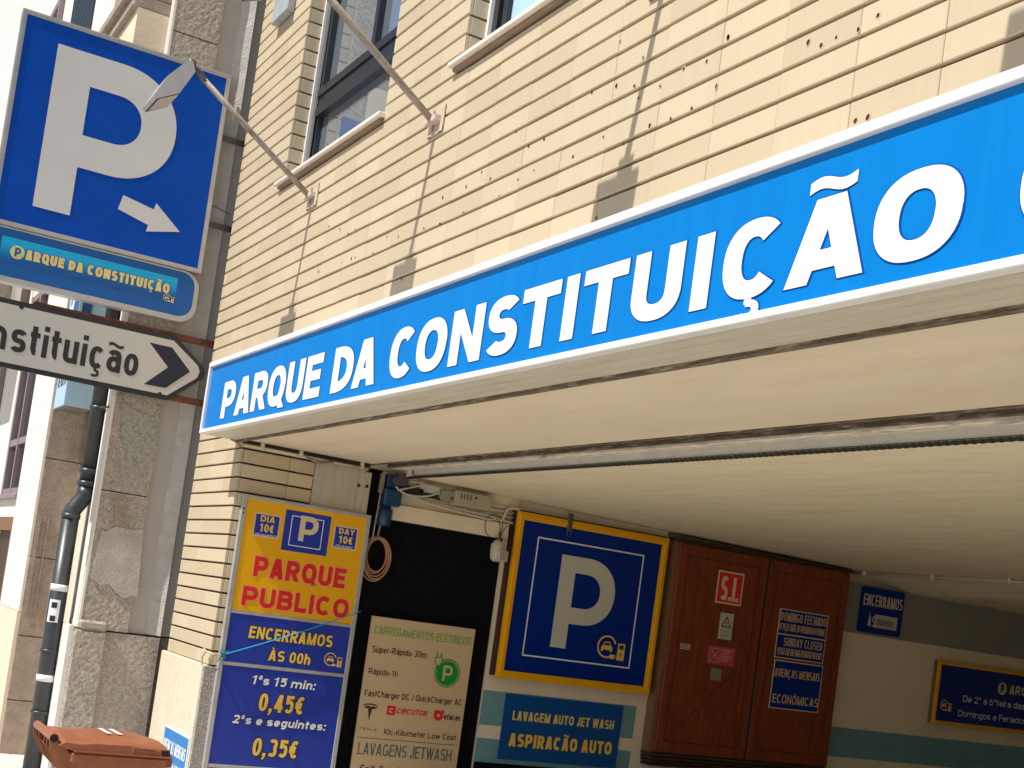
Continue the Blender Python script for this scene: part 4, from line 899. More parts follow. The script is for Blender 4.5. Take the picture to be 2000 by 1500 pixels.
# ------------------------------------------------------------------ brown waste bin
BXn = -6.0
def PB_(px, py, X=BXn): p = at(px, py, 0, X); return float(p[1]), float(p[2])
r0, r1 = PB_(126, 1470), PB_(338, 1484); zr = (r0[1]+r1[1])/2+.004; wX = .46
s = thing('waste_bin', 'brown plastic wheelie bin with closed lid at the lower left', 'bin', (BXn-wX/2, (r0[0]+r1[0])/2, 0))
m = MB(); ya, yb2 = r0[0]+.015, r1[0]-.015; i = 0
def ringbox(x0, x1, a, b, z, c=.03): return [(x0+c, a, z), (x1-c, a, z), (x1, a+c, z), (x1, b-c, z), (x1-c, b, z), (x0+c, b, z), (x0, b-c, z), (x0, a+c, z)]
def loft(m, rings, cap=True):
    base = [];
    for r in rings: base.append(len(m.v)); m.v += r
    n = len(rings[0])
    for a, b in zip(base, base[1:]):
        for j in range(n): m.f.append((a+j, a+(j+1) % n, b+(j+1) % n, b+j)); m.mi.append(0)
    if cap: m.f.append(tuple(base[0]+j for j in range(n))[::-1]); m.f.append(tuple(base[-1]+j for j in range(n))); m.mi += [0, 0]
loft(m, [ringbox(BXn-wX+.05, BXn-.05, ya+.07, yb2-.04, .03), ringbox(BXn-wX+.012, BXn-.012, ya+.01, yb2-.005, zr-.05)]); part(s, 'body', m, BINB)
m = MB(); loft(m, [ringbox(BXn-wX-.0, BXn, ya-.012, yb2+.012, zr-.048, .035), ringbox(BXn-wX-.012, BXn+.012, ya-.02, yb2+.02, zr-.04, .04), ringbox(BXn-wX-.012, BXn+.012, ya-.02, yb2+.02, zr-.008, .04), ringbox(BXn-wX-.004, BXn+.004, ya-.012, yb2+.012, zr, .035)]); part(s, 'rim', m, BINB)
# lid: side profile in Y,Z lofted across X with a crowned middle
lid = [(ya-.045, zr+.036), (ya-.02, zr+.052), (ya+.05, zr+.048), (ya+.26*(yb2-ya), zr+.056), (ya+.62*(yb2-ya), zr+.058), (ya+.80*(yb2-ya), zr+.048), (yb2-.02, zr+.034), (yb2-.0, zr+.028), (yb2+.0, zr+.006), (ya+.03, zr+.006), (ya-.01, zr+.012)]
xs_ = [(-wX-.008, -.012), (-wX+.02, 0), (-wX*.75, .012), (-wX/2, .018), (-wX*.25, .012), (-.02, 0), (.008, -.012)]
m = MB(); loft(m, [[(BXn+dx, y, z+(dz if k < 8 else 0)) for k, (y, z) in enumerate(lid)] for dx, dz in xs_]); part(s, 'lid', m, BINB)
m = MB(); m.box(BXn-wX-.014, BXn+.016, ya+.02, yb2+.008, zr+.002, zr+.010); part(s, 'lid_lip', m, BINB)
m = MB()
lf = yb2-.175
m.cbox(BXn+.006, BXn+.013, lf, yb2-.005, zr+.036, zr+.042, .002); m.cbox(BXn+.006, BXn+.012, lf, lf+.008, zr+.010, zr+.036, .002); m.cbox(BXn+.006, BXn+.012, lf+.062, lf+.068, zr+.010, zr+.036, .002); m.cbox(BXn+.006, BXn+.012, lf+.125, lf+.131, zr+.010, zr+.036, .002)
lt = part(s, 'lid_grip', m, BINB)
m = MB(); m.box(BXn+.008, BXn+.0105, lf+.132, yb2-.006, zr+.012, zr+.036); m.box(BXn+.0075, BXn+.0095, lf+.01, lf+.13, zr+.037, zr+.0395); part(lt, 'grip_recess', m, BIND)
hz = PB_(106, 1442); hy, hz = hz
m = MB(); m.tube([(BXn-wX+.02, hy, hz), (BXn+.0, hy, hz)], .019, 14, cap=False); m.tube([(BXn-wX+.02, hy, hz), (BXn-.03, hy, hz)], .0165, 14); part(s, 'handle', m, BINB, True)
m = MB(); m.tube([(BXn-.004, hy, hz), (BXn-.002, hy, hz)], .0155, 14); part(s, 'handle_bore', m, BIND)
for dx in (-.012, -.085, -.16, -wX+.16, -wX+.085, -wX+.03):
    m = MB(); m.prism([(hy-.016, hz-.006), (hy-.012, hz-.05), (hy+.03, zr-.07), (ya+.03, zr-.13), (ya+.06, zr-.12), (ya+.03, zr-.02), (ya+.0, zr+.002), (hy+.014, hz-.012)], fx(BXn+dx), -.003, .003); part(s, 'handle_rib', m, BINB)
m = MB(); m.quad((BXn-.03, hy-.014, hz-.04), (BXn-wX+.03, hy-.014, hz-.04), (BXn-wX+.03, ya+.04, zr-.10), (BXn-.03, ya+.04, zr-.10)); part(s, 'handle_web', m, BINB)
m = MB(); zt_ = zr+.0775
for (y_, sl) in ((ya+.185, .0), (ya+.235, .0)):
    m.quad((BXn-.30, y_-.012, zt_), (BXn-.30, y_+.012, zt_), (BXn-.13, y_+.022, zt_-.001), (BXn-.13, y_-.002, zt_-.001))
part(s, 'lid_marking', m, WHT, raw=True)
for dx in (-wX+.02, -.05):
    m = MB(); m.tube([(BXn+dx-.02, ya+.06, .1), (BXn+dx+.02, ya+.06, .1)], .1, 18); part(s, 'wheel', m, BLACKM, True)

# ================================================================== INSIDE THE GARAGE MOUTH
# price board
XBd = -8.742
a, b, c, d = P2(476, 965, XBd), P2(726, 1005.5, XBd), P2(404, 1500, XBd), P2(647.5, 1500, XBd)
y0, y1, z1 = a[0]+.0, b[0], (a[1]+b[1])/2
s = thing('price_board', 'tall yellow and blue price board reading PARQUE PUBLICO with silver frame', 'sign', (XBd, (y0+y1)/2, -.0))
m = MB(); m.box(XBd-.030, XBd-.006, y0+.004, y1-.004, .12, z1-.004); part(s, 'case', m, SILVER)
m = MB(); m.cbox(XBd-.036, XBd+.004, y0, y0+.034, .10, z1, .003); m.cbox(XBd-.036, XBd+.004, y1-.034, y1, .10, z1, .003); m.cbox(XBd-.036, XBd+.004, y0+.0345, y1-.0345, z1-.026, z1, .003)
zA1, zA2 = P2(451, 1197, XBd)[1], P2(689, 1224, XBd)[1]; zM = (zA1+zA2)/2
zB1 = (P2(436, 1294, XBd)[1]+P2(675, 1313, XBd)[1])/2; zB2 = zB1-.027; zC = (P2(407.5, 1492.5, XBd)[1]+P2(647, 1499, XBd)[1])/2-.012
part(s, 'frame', m, SILVER)
for zc in (zM+.008, (zB1+zB2)/2, zC-.012): part(s, 'divider', MB().box(XBd-.006, XBd+.003, y0+.035, y1-.035, zc-.011, zc+.011), SILVER)
m = MB(); m.box(XBd-.006, XBd, y0+.035, y1-.035, zM+.02, z1-.0265); part(s, 'yellow_panel', m, YEL)
m = MB(); m.box(XBd-.006, XBd, y0+.035, y1-.035, zB1+.0, zM-.004); part(s, 'blue_panel', m, VBLUE)
m = MB(); m.box(XBd-.006, XBd, y0+.035, y1-.035, zC, zB2); part(s, 'blue_panel', m, VBLUE)
m = MB(); m.box(XBd-.006, XBd, y0+.035, y1-.035, .13, zC-.03); part(s, 'blue_panel', m, VBLUE)
f = fx(XBd)
def card(root, TL, TR, BR, BL, X, mat, n, name, bmat=None, bt=.008, ins=0):
    A_, B_, C_, D_ = [P2(*q, X) for q in (TL, TR, BR, BL)]
    u0_, u1_, v0_, v1_ = (A_[0]+D_[0])/2, (B_[0]+C_[0])/2, (C_[1]+D_[1])/2, (A_[1]+B_[1])/2
    fr_ = fx(X)
    if bmat is not None:
        k_ = MB(); rectn(k_, fr_, u0_, u1_, v0_, v1_, n); part(root, name+'_border', k_, bmat, raw=True); n += .0006
        u0_ += bt; u1_ -= bt; v0_ += bt; v1_ -= bt
    k_ = MB(); rectn(k_, fr_, u0_, u1_, v0_, v1_, n); part(root, name, k_, mat, raw=True); return u0_, u1_, v0_, v1_
q = card(s, (559.6, 995), (647.6, 1009), (637, 1086), (548, 1074), XBd, VBLUE, .001, 'parking_square')
m = MB(); iw = (q[1]-q[0]); border(m, f, q[0]+iw*.14, q[1]-iw*.15, q[2]+iw*.11, q[3]-iw*.10, .006, .002); part(s, 'white_outline', m, WHT, raw=True)
bigP(s, f, q[0]+iw*.335, q[2]+iw*.235, iw*.41, iw*.53, iw*.115, CREAMT, n=.0025)
for (cn, l1, b1_, b2_, t1_, b3_, b4_, t2_, l3, b5_, b6_) in (
    (((498.5, 1000), (549, 1008), (543, 1054), (492.4, 1045.6)), 'DIA', (508, 1018.4), (536.4, 1022), (509, 1006), (506, 1038.4), (534, 1041.6), (507.6, 1022.4), 'PRÉ PAGAMENTO', (497.5, 1045), (540, 1050.5)),
    (((654, 1025.6), (700.4, 1032), (694.3, 1076), (648, 1069.6)), 'DAY', (661, 1042.4), (691.6, 1046), (662, 1031), (660.4, 1060.8), (687.6, 1064), (662, 1046), 'PRE PAYMENT', (654.8, 1067.4), (688.4, 1072))):
    card(s, *cn, XBd, VBLUE, .001, 'price_card', CREAMT, .009)
    line(s, l1, XBd, b1_, b2_, t1_, YELT, wt=.24, n=.002); line(s, '10€', XBd, b3_, b4_, t2_, YELT, wt=.22, n=.002)
    u_, v_ = P2(*b5_, XBd); u2_, v2_ = P2(*b6_, XBd); letters(s, l3, f, u_, (v_+v2_)/2, u2_-u_, .014, WHT, wt=.16, n=.002)
line(s, 'PARQUE', XBd, (493, 1126.4), (672, 1148.3), (499, 1087), RED, PEACH, wt=.23, og=.045)
line(s, 'PUBLICO', XBd, (470, 1183), (678, 1207), (475, 1145), RED, PEACH, wt=.23, og=.045)
line(s, 'ENCERRAMOS', XBd, (484, 1247.5), (647.5, 1262.5), (487.5, 1224), YELT, DARKT, wt=.20, og=.06, skew=.05)
line(s, 'ÀS 00h', XBd, (522.5, 1291), (604, 1297.5), (526, 1270), YELT, DARKT, wt=.20, og=.06, skew=.05)
ic = P2(645, 1287.5, XBd); ev_icon(s, f, ic[0], ic[1], .043, YELT, .002)
line(s, '1ºs 15 min:', XBd, (490, 1337.5), (614, 1346), (491, 1320), WHT, DARKT, wt=.22, og=.04, skew=.15)
line(s, '0,45€', XBd, (502.5, 1389), (591, 1395), (505, 1354), YELT, DARKT, wt=.19, og=.05, skew=.04)
line(s, '2ºs e seguintes:', XBd, (452.5, 1414), (634, 1425), (455, 1397.5), WHT, DARKT, wt=.22, og=.04, skew=.15)
line(s, '0,35€', XBd, (490, 1476), (579, 1481), (492.5, 1441), YELT, DARKT, wt=.19, og=.05, skew=.04)
m = MB(); disc(m, fx(XBd+.0045), y0+.017, z1-.10, .006, 0, 10); disc(m, fx(XBd+.0045), y0+.017, z1-.13, .006, 0, 10); part(s, 'rivet', m, HOLE, raw=True)

# electric charging board on the dark doorway
XC = -8.775
q = [P2(*k, XC) for k in ((727, 1204), (929, 1228), (684, 1500), (891, 1500))]
y0, y1, z1 = (q[0][0]+q[2][0])/2, (q[1][0]+q[3][0])/2, (q[0][1]+q[1][1])/2
s = thing('charging_board', 'beige information board CARREGAMENTOS ELÉTRICOS on the dark doorway', 'sign', (XC, (y0+y1)/2, .05))
m = MB(); m.box(XC-.012, XC, y0, y1, .05, z1); part(s, 'board', m, BEIGEB)
line(s, 'CARREGAMENTOS ELÉTRICOS', XC, (729.5, 1237.5), (919, 1260), (731, 1222), GREENL, wt=.12)
line(s, 'Super-Rápido-30m', XC, (726, 1274), (832, 1285), (727.5, 1261.5), BRWNT, wt=.13)
line(s, 'Rápido-1h', XC, (719, 1316), (776, 1322), (721, 1304.5), BRWNT, wt=.13)
line(s, 'FastCharger DC / QuickCharger AC', XC, (711, 1361), (901, 1376), (713, 1349), BRWNT, wt=.13)
line(s, 'CIRCUTOR', XC, (773, 1394.5), (832.5, 1398), (775, 1384), RED, wt=.20, skew=.2)
line(s, 'efacec', XC, (866, 1405.5), (899, 1408), (867, 1393.5), BRWNT, wt=.15)
line(s, 'TESLA', XC, (701, 1425), (735, 1427), (701.5, 1420.5), BRWNT, wt=.14, sp=.4)
line(s, 'Klc-Kilometer Low Cost', XC, (749, 1435), (890, 1446), (750, 1423.5), BRWNT, wt=.13)
line(s, 'LAVAGENS JETWASH', XC, (697, 1474.5), (880, 1485.5), (700, 1451), TEALT, wt=.11)
line(s, 'Self-Service', XC, (700, 1508), (795, 1514), (702, 1493.5), BRWNT, wt=.14, skew=.1)
f = fx(XC); 
c0 = P2(722, 1391, XC); m = MB(); sc_ = .062
for p in ([(-1, .62), (-.8, .85), (-.4, .98), (0, 1.02), (.4, .98), (.8, .85), (1, .62), (.8, .72), (.4, .84), (0, .88), (-.4, .84), (-.8, .72)],
          [(-.86, .55), (-.4, .70), (-.16, .72), (0, .55), (.16, .72), (.4, .70), (.86, .55), (.5, .42), (.26, .42), (0, -1.0), (-.26, .42), (-.5, .42)]):
    m.quad(*[f(c0[0]+a_*sc_, c0[1]+b_*sc_, .002) for a_, b_ in p])
part(s, 'tee_emblem', m, BRWNT, raw=True)
c0 = P2(764, 1387.5, XC); m = MB(); rectn(m, f, c0[0]-.034, c0[0]+.034, c0[1]-.034, c0[1]+.034, .002); part(s, 'square_emblem', m, RED, raw=True)
m = MB(); write(m, 'C', f, c0[0]-.016, c0[1]-.018, .032, .036, wt=.25, n=.003); part(s, 'emblem_letter', m, BEIGEB, raw=True)
c0 = P2(856, 1397.5, XC); m = MB()
for p in _E(c0[0]-.026, c0[1]-.026, c0[0]+.026, c0[1]+.026, 0, 360, .026, 2.0): m.quad(*[f(a_, b_, .002) for a_, b_ in p])
m.quad(*[f(c0[0]+a_, c0[1]+b_, .002) for a_, b_ in ((-.042, .02), (-.034, .04), (-.02, .042), (-.028, .024))]); m.quad(*[f(c0[0]+a_, c0[1]+b_, .002) for a_, b_ in ((.02, .046), (.042, .040), (.04, .01), (.03, .02))])
part(s, 'ring_emblem', m, RED, raw=True)
c0 = P2(873, 1315, XC); m = MB(); disc(m, f, c0[0], c0[1], .105, .002, 40); part(s, 'green_disc', m, GREENP, raw=True)
m = MB(); ring(m, f, c0[0], c0[1], .094, .005, .003); part(s, 'disc_line', m, BEIGEB, raw=True)
m = MB(); write(m, 'P', f, c0[0]-.035, c0[1]-.058, .078, .115, wt=.16, n=.0035); part(s, 'disc_letter', m, BEIGEB, raw=True)
m = MB(); pc = (c0[0]-.085, c0[1]+.075)
m.quad(*[f(pc[0]+a_, pc[1]+b_, .004) for a_, b_ in ((-.035, .035), (.035, .035), (.03, .0), (.012, -.03), (.0, -.07), (-.012, -.03), (-.03, .0))])
for a_ in (-.022, .012): rectn(m, f, pc[0]+a_, pc[0]+a_+.010, pc[1]+.034, pc[1]+.068, .004)
part(s, 'plug_outline', m, GREENP, raw=True)
m = MB(); m.quad(*[f(pc[0]+a_*.8, pc[1]+b_*.8+.002, .005) for a_, b_ in ((-.035, .035), (.035, .035), (.03, .0), (.012, -.03), (-.012, -.03), (-.03, .0))]); part(s, 'plug', m, BEIGEB, raw=True)
a_, b_ = P2(697.5, 1442, XC), P2(895, 1454, XC); m = MB(); zz_ = (a_[1]+b_[1])/2
for k in range(46): rectn(m, f, a_[0]+(b_[0]-a_[0])*k/46, a_[0]+(b_[0]-a_[0])*(k+.62)/46, zz_-.003, zz_+.003, .002)
part(s, 'dashed_line', m, BRWNT, raw=True)

# framed P sign
XF = -8.70
q = [P2(*k, XF) for k in ((1014, 998), (1308, 1052), (968, 1322), (1268, 1357))]
y0, y1, z0, z1 = (q[0][0]+q[2][0])/2, (q[1][0]+q[3][0])/2, (q[2][1]+q[3][1])/2, (q[0][1]+q[1][1])/2
s = thing('framed_parking_sign', 'blue P sign in a yellow moulded frame hanging under the garage ceiling', 'sign', (XF, (y0+y1)/2, z0))
m = MB(); m.box(XW+.002, XF-.02, y0-.01, y1-.01, z0+.01, z1+.012); part(s, 'case', m, WOODD)
m = MB(); frame_bars(m, fx(XF), y0, y1, z0, z1, .022, -.02, .0); frame_bars(m, fx(XF), y0+.022, y1-.022, z0+.022, z1-.022, .016, -.02, .012); frame_bars(m, fx(XF), y0+.038, y1-.038, z0+.038, z1-.038, .020, -.02, .002); part(s, 'frame', m, YEL)
m = MB(); m.box(XF-.02, XF-.012, y0+.05, y1-.05, z0+.05, z1-.05); part(s, 'blue_face', m, PBLUE)
f = fx(XF-.0115); XFt = XF-.0115
a_, b_, c_ = P2(1052, 1048, XFt), P2(1229, 1305.5, XFt), P2(1018, 1281, XFt)
m = MB(); border(m, f, (a_[0]+c_[0])/2, b_[0], (b_[1]+c_[1])/2, a_[1], .011, .001); part(s, 'white_outline', m, WHT, raw=True)
a_, b_, c_, d_ = P2(1099.6, 1082.6, XFt), P2(1072.5, 1263, XFt), P2(1102.5, 1266.5, XFt), P2(1202.5, 1147.5, XFt)
PSILV = pm('silver_reflective_print', (.78, .78, .70), .22, .05, 1.2, metal=.35)
bigP(s, f, (a_[0]+b_[0])/2, (b_[1]+c_[1])/2, d_[0]-(a_[0]+b_[0])/2, a_[1]-(b_[1]+c_[1])/2, c_[0]-b_[0], PSILV, bot=.36, n=.002)
ic = P2(1185, 1263, XFt); ev_icon(s, f, ic[0], ic[1], .083, YELT, .002)
m = MB(); a_ = P2(1113, 1015, XF); m.cbox(XF+.0, XF+.02, a_[0]-.02, a_[0]+.02, a_[1]-.09, a_[1]+.05, .006); m.tube([(XF+.012, a_[0]-.018, a_[1]-.05), (XF+.014, a_[0]-.016, a_[1]-.12), (XF+.014, a_[0], a_[1]-.135), (XF+.014, a_[0]+.016, a_[1]-.12), (XF+.012, a_[0]+.018, a_[1]-.05)], .004, 6); part(s, 'hanger_clip', m, STEELD)

# car wash sign
XA = -8.785
q = [P2(*k, XA) for k in ((989, 1354), (1220, 1379.6), (972, 1484), (1200, 1499))]
y0, y1, z0, z1 = (q[0][0]+q[2][0])/2, (q[1][0]+q[3][0])/2, (q[2][1]+q[3][1])/2, (q[0][1]+q[1][1])/2
s = thing('car_wash_sign', 'blue sign LAVAGEM AUTO JET WASH in yellow letters under the framed P sign', 'sign', (XA, (y0+y1)/2, z0))
m = MB(); m.box(XA-.012, XA, y0, y1, z0, z1); part(s, 'board', m, pm('wash_sign_blue', (.0, .075, .30), .3, .05, 3))
line(s, 'LAVAGEM AUTO JET WASH', XA, (999.6, 1406.6), (1197.6, 1424.6), (1001.4, 1388), GOLD, DARKT, wt=.20, og=.04)
line(s, 'ASPIRACÃO AUTO', XA, (992, 1457.6), (1192.5, 1474), (994, 1431.5), YELT, DARKT, wt=.23, og=.04)
m = MB(); m.box(XW+.002, XW+.012, 2.12, 3.37, .30, .50); d2 = part(None, 'dark_opening_panel', m, BLACKP); tag(d2, 'black panel below the car wash sign at the bottom edge', 'panel')

# wooden cupboard
XK = -8.66
kL, kM, kR = P2(1321, 1125, XK), P2(1503.6, 1098, XK), P2(1662, 1128, XK)
y0 = (P2(1321, 1125, XK)[0]+P2(1277, 1460, XK)[0])/2; y1 = (kR[0]+P2(1615, 1495, XK)[0])/2; ym = (kM[0]+P2(1456, 1480, XK)[0])/2
z1 = 2.40; z0 = P2(1275, 1467, XK)[1]-.0
s = thing('wooden_cupboard', 'red brown wooden cupboard with two doors fixed to the garage wall', 'cupboard', (XK, (y0+y1)/2, z0-.1))
m = MB(); m.box(XW+.002, XK-.03, y0-.025, y1, z0-.01, z1+.015); part(s, 'carcass', m, WOODB)
m = MB()
for k in range(4): m.cbox(XW+.002, XK+.012-k*.008, y0-.03+k*.004, y1+.004, z0-.035-.028*k, z0-.011-.028*k, .006)
part(s, 'base_moulding', m, WOODD)
m = MB(); m.cbox(XW+.002, XK+.004, y0-.03, y1+.01, z1+.0, z1+.03, .006); part(s, 'top_rail', m, WOODD)
for (a_, b_) in ((y0+.012, ym-.010), (ym+.010, y1-.004)):
    m = MB(); m.cbox(XK-.029, XK, a_, b_, z0+.0, z1-.012, .004); dd = part(s, 'door', m, WOOD)
    ins = .085; u0_, u1_, v0_, v1_ = a_+ins, b_-ins, z0+.085, z1-.10
    m = MB(); border(m, fx(XK+.0008), u0_, u1_, v0_, v1_, .007, 0)
    vm = (v0_+v1_)/2
    def groove(p, q_):
        dx, dy = q_[0]-p[0], q_[1]-p[1]; l_ = math.hypot(dx, dy); ox, oy = -dy/l_*.003, dx/l_*.003
        m.quad(*[fx(XK+.0008)(*k_) for k_ in ((p[0]-ox, p[1]-oy), (q_[0]-ox, q_[1]-oy), (q_[0]+ox, q_[1]+oy), (p[0]+ox, p[1]+oy))])
    tip, far = (u1_, u0_) if a_ < ym-.1 else (u0_, u1_)
    groove((far, v1_), (tip, vm)); groove((tip, vm), (far, v0_)); part(dd, 'panel_groove', m, pm('groove_brown', (.035, .010, .005), .6, .1), raw=True)
    m = MB(); rk = random.Random(int(a_*100))
    for _ in range(14):
        yy, zz_ = rk.uniform(a_+.05, b_-.05), rk.uniform(z0+.1, z1-.1); disc(m, fx(XK+.0009), yy, zz_, rk.uniform(.006, .016), 0, 8, rk.uniform(.003, .007))
    part(dd, 'wood_knot', m, WOODD, raw=True, kind='stuff')
m = MB(); m.box(XK-.02, XK-.001, ym-.009, ym+.009, z0, z1-.02); part(s, 'door_gap', m, BLACKM)
# notices on the cupboard
f = fx(XK)
def notice(name, label, TL, TR, BR, BL, mat, bmat=None, bt=.008, cat='notice', th=.004):
    A_, B_, C_, D_ = [P2(*q_, XK) for q_ in (TL, TR, BR, BL)]
    u0_, u1_, v0_, v1_ = (A_[0]+D_[0])/2, (B_[0]+C_[0])/2, (C_[1]+D_[1])/2, (A_[1]+B_[1])/2
    t = thing(name, label, cat, (XK, (u0_+u1_)/2, v0_)); k_ = MB(); k_.box(XK+.001, XK+th, u0_, u1_, v0_, v1_); part(t, 'plate', k_, bmat or mat)
    if bmat: k_ = MB(); rectn(k_, fx(XK+th), u0_+bt, u1_-bt, v0_+bt, v1_-bt, .0006); part(t, 'face', k_, mat, raw=True)
    return t, (u0_, u1_, v0_, v1_)
def nline(t, s_, BL, BR, TL, mat, **k): return line(t, s_, XK+.005, BL, BR, TL, mat, **k)
t, q = notice('fire_sign', 'red square plate with the letters S.I. on the left cupboard door', (1404.7, 1112.5), (1454.5, 1122), (1445, 1184.5), (1395.5, 1176), RED, CREAMT, .012, 'sign')
nline(t, 'S.I.', (1405, 1170.6), (1440.6, 1177), (1408, 1123), CREAMT, wt=.155, sp=.08)
t, q = notice('electrical_warning_sign', 'small cream warning label with lightning triangle on left cupboard door', (1408.5, 1196), (1433.7, 1199.6), (1426.8, 1251), (1400.7, 1246.6), pm('label_cream', (.56, .52, .38), .4, .05), None, 0, 'sign')
m = MB(); cu, cv = (q[0]+q[1])/2, q[2]+(q[3]-q[2])*.62; r_ = (q[1]-q[0])*.36; ff = fx(XK+.0045)
tri = [(cu, cv+r_*1.25), (cu-r_*1.1, cv-r_*.7), (cu+r_*1.1, cv-r_*.7)]; tin = [(cu, cv+r_*.85), (cu-r_*.76, cv-r_*.5), (cu+r_*.76, cv-r_*.5)]
for k in range(3): m.quad(ff(*tri[k]), ff(*tri[(k+1) % 3]), ff(*tin[(k+1) % 3]), ff(*tin[k]))
m.quad(*[ff(cu+a_*r_, cv+b_*r_) for a_, b_ in ((.15, .6), (-.22, -.02), (.0, .02), (-.1, -.42), (.25, .12), (.02, .1))]); part(t, 'warning_symbol', m, BRWNT, raw=True)
letters(t, 'QUADRO', ff, q[0]+.02, q[2]+.055, q[1]-q[0]-.04, .022, GREENL, wt=.2); letters(t, 'ELÉTRICO', ff, q[0]+.015, q[2]+.02, q[1]-q[0]-.03, .022, GREENL, wt=.2)
PINK = pm('faded_red_label', (.50, .07, .08), .45, .06, 8)
t, q = notice('red_label', 'faded red landscape safety label below the lightning label', (1384, 1261), (1436, 1266), (1431, 1302), (1380.5, 1294.6), PINK, None, 0, 'label')
m = MB(); ff = fx(XK+.0045); hh = q[3]-q[2]; border(m, ff, q[0]+.015, q[0]+.015+hh*.75, q[2]+hh*.12, q[3]-hh*.12, .004)
cu, cv = q[0]+.015+hh*.375, (q[2]+q[3])/2
for sx_ in (-1, 1): m.quad(ff(cu-sx_*.035-.004, cv-.035), ff(cu-sx_*.035+.004, cv-.035), ff(cu+sx_*.035+.004, cv+.035), ff(cu+sx_*.035-.004, cv+.035))
for k in range(6): rectn(m, ff, q[0]+.03+hh*.75, q[1]-.02-.02*(k % 3), q[3]-hh*(.18+.12*k), q[3]-hh*(.13+.12*k))
part(t, 'label_print', m, pm('label_pink_print', (.72, .30, .28), .4, .05), raw=True)
t, q = notice('green_sticker', 'small grey green sticker under the red label', (1389, 1304), (1409.5, 1307), (1407, 1330), (1386.5, 1327), pm('sticker_green', (.22, .24, .15), .5, .15, 60), None, 0, 'sticker', .002)
t, q = notice('white_sticker', 'tiny white sticker near the hinge side of left cupboard door', (1329, 1255.5), (1348, 1258), (1347, 1269.5), (1328, 1267), pm('sticker_white', (.55, .45, .38), .5, .05), None, 0, 'sticker', .002)
m = MB(); ff = fx(XK+.0025)
for k in range(3): rectn(m, ff, q[0]+.006, q[1]-.008, q[2]+.008+.014*k, q[2]+.014+.014*k)
part(t, 'sticker_print', m, BRWNT, raw=True)
t, q = notice('sunday_notice', 'navy notice DOMINGO FECHADO above SUNDAY CLOSED on the right cupboard door', (1522, 1188.6), (1618, 1202), (1607, 1294), (1512.7, 1286), PBLUE, CREAMT, .008)
m = MB(); rectn(m, fx(XK+.0047), q[0]+.005, q[1]-.005, q[2]+(q[3]-q[2])*.475, q[2]+(q[3]-q[2])*.50); part(t, 'divider', m, CREAMT, raw=True)
NT = pm('notice_tan_print', (.62, .42, .20), .4, .05)
nline(t, 'DOMINGO FECHADO', (1523, 1213), (1613, 1223.5), (1525, 1195.5), NT, wt=.135)
nline(t, 'PF PEÇA CHAVE AO OPERADOR DO PARQUE', (1520.7, 1231), (1610, 1241.7), (1522, 1217), NT, wt=.10)
nline(t, 'SUNDAY CLOSED', (1529, 1262.5), (1605, 1270), (1530.7, 1246), NT, wt=.135)
nline(t, 'PLEASE ASK THE PARK OPERATOR FOR A KEY', (1516.7, 1279), (1604, 1287.5), (1518, 1265.5), NT, wt=.10)
t, q = notice('monthly_rate_notice', 'navy notice AVENÇAS MENSAIS ECONÓMICAS on the right cupboard door', (1512, 1288.5), (1607, 1300), (1596.7, 1392.7), (1501, 1382), PBLUE, CREAMT, .008)
nline(t, 'AVENÇAS MENSAIS', (1511.7, 1321), (1600, 1330.7), (1513, 1305), NT, wt=.145)
nline(t, 'ECONÓMICAS', (1507, 1372), (1596, 1381.5), (1509, 1354.5), NT, wt=.155)

# closing time sign
XE = -8.785
q = [P2(*k, XE) for k in ((1683.6, 1144.6), (1767, 1157), (1675, 1232), (1758.7, 1246))]
y0, y1, z0, z1 = (q[0][0]+q[2][0])/2, (q[1][0]+q[3][0])/2, (q[2][1]+q[3][1])/2, (q[0][1]+q[1][1])/2
s = thing('closing_time_sign', 'square navy sign ENCERRAMOS ÀS with a white 00H00 label', 'sign', (XE, (y0+y1)/2, z0))
def rr(u0_, u1_, v0_, v1_, r, n_=5):
    o = []
    for cx, cy, a0 in ((u1_-r, v0_+r, -90), (u1_-r, v1_-r, 0), (u0_+r, v1_-r, 90), (u0_+r, v0_+r, 180)): o += [(cx+r*math.cos(math.radians(a0+90*k/n_)), cy+r*math.sin(math.radians(a0+90*k/n_))) for k in range(n_+1)]
    return o
m = MB(); m.prism(rr(y0, y1, z0, z1, .025), fx(XE), -.008, 0); part(s, 'board', m, PBLUE)
line(s, 'ENCERRAMOS', XE, (1685.5, 1181), (1761, 1193), (1687, 1158.5), CREAMT, wt=.13)
line(s, 'ÀS', XE, (1693, 1222), (1707.4, 1224.5), (1695, 1201.5), CREAMT, wt=.14)
card(s, (1709, 1200), (1753, 1207), (1750, 1232), (1706, 1226), XE, pm('paper_label', (.55, .52, .45), .6, .04), .001, 'paper_label')
line(s, '00H00', XE, (1711.5, 1221.5), (1742, 1225), (1712.5, 1209.5), BLACKM, wt=.15, n=.002)

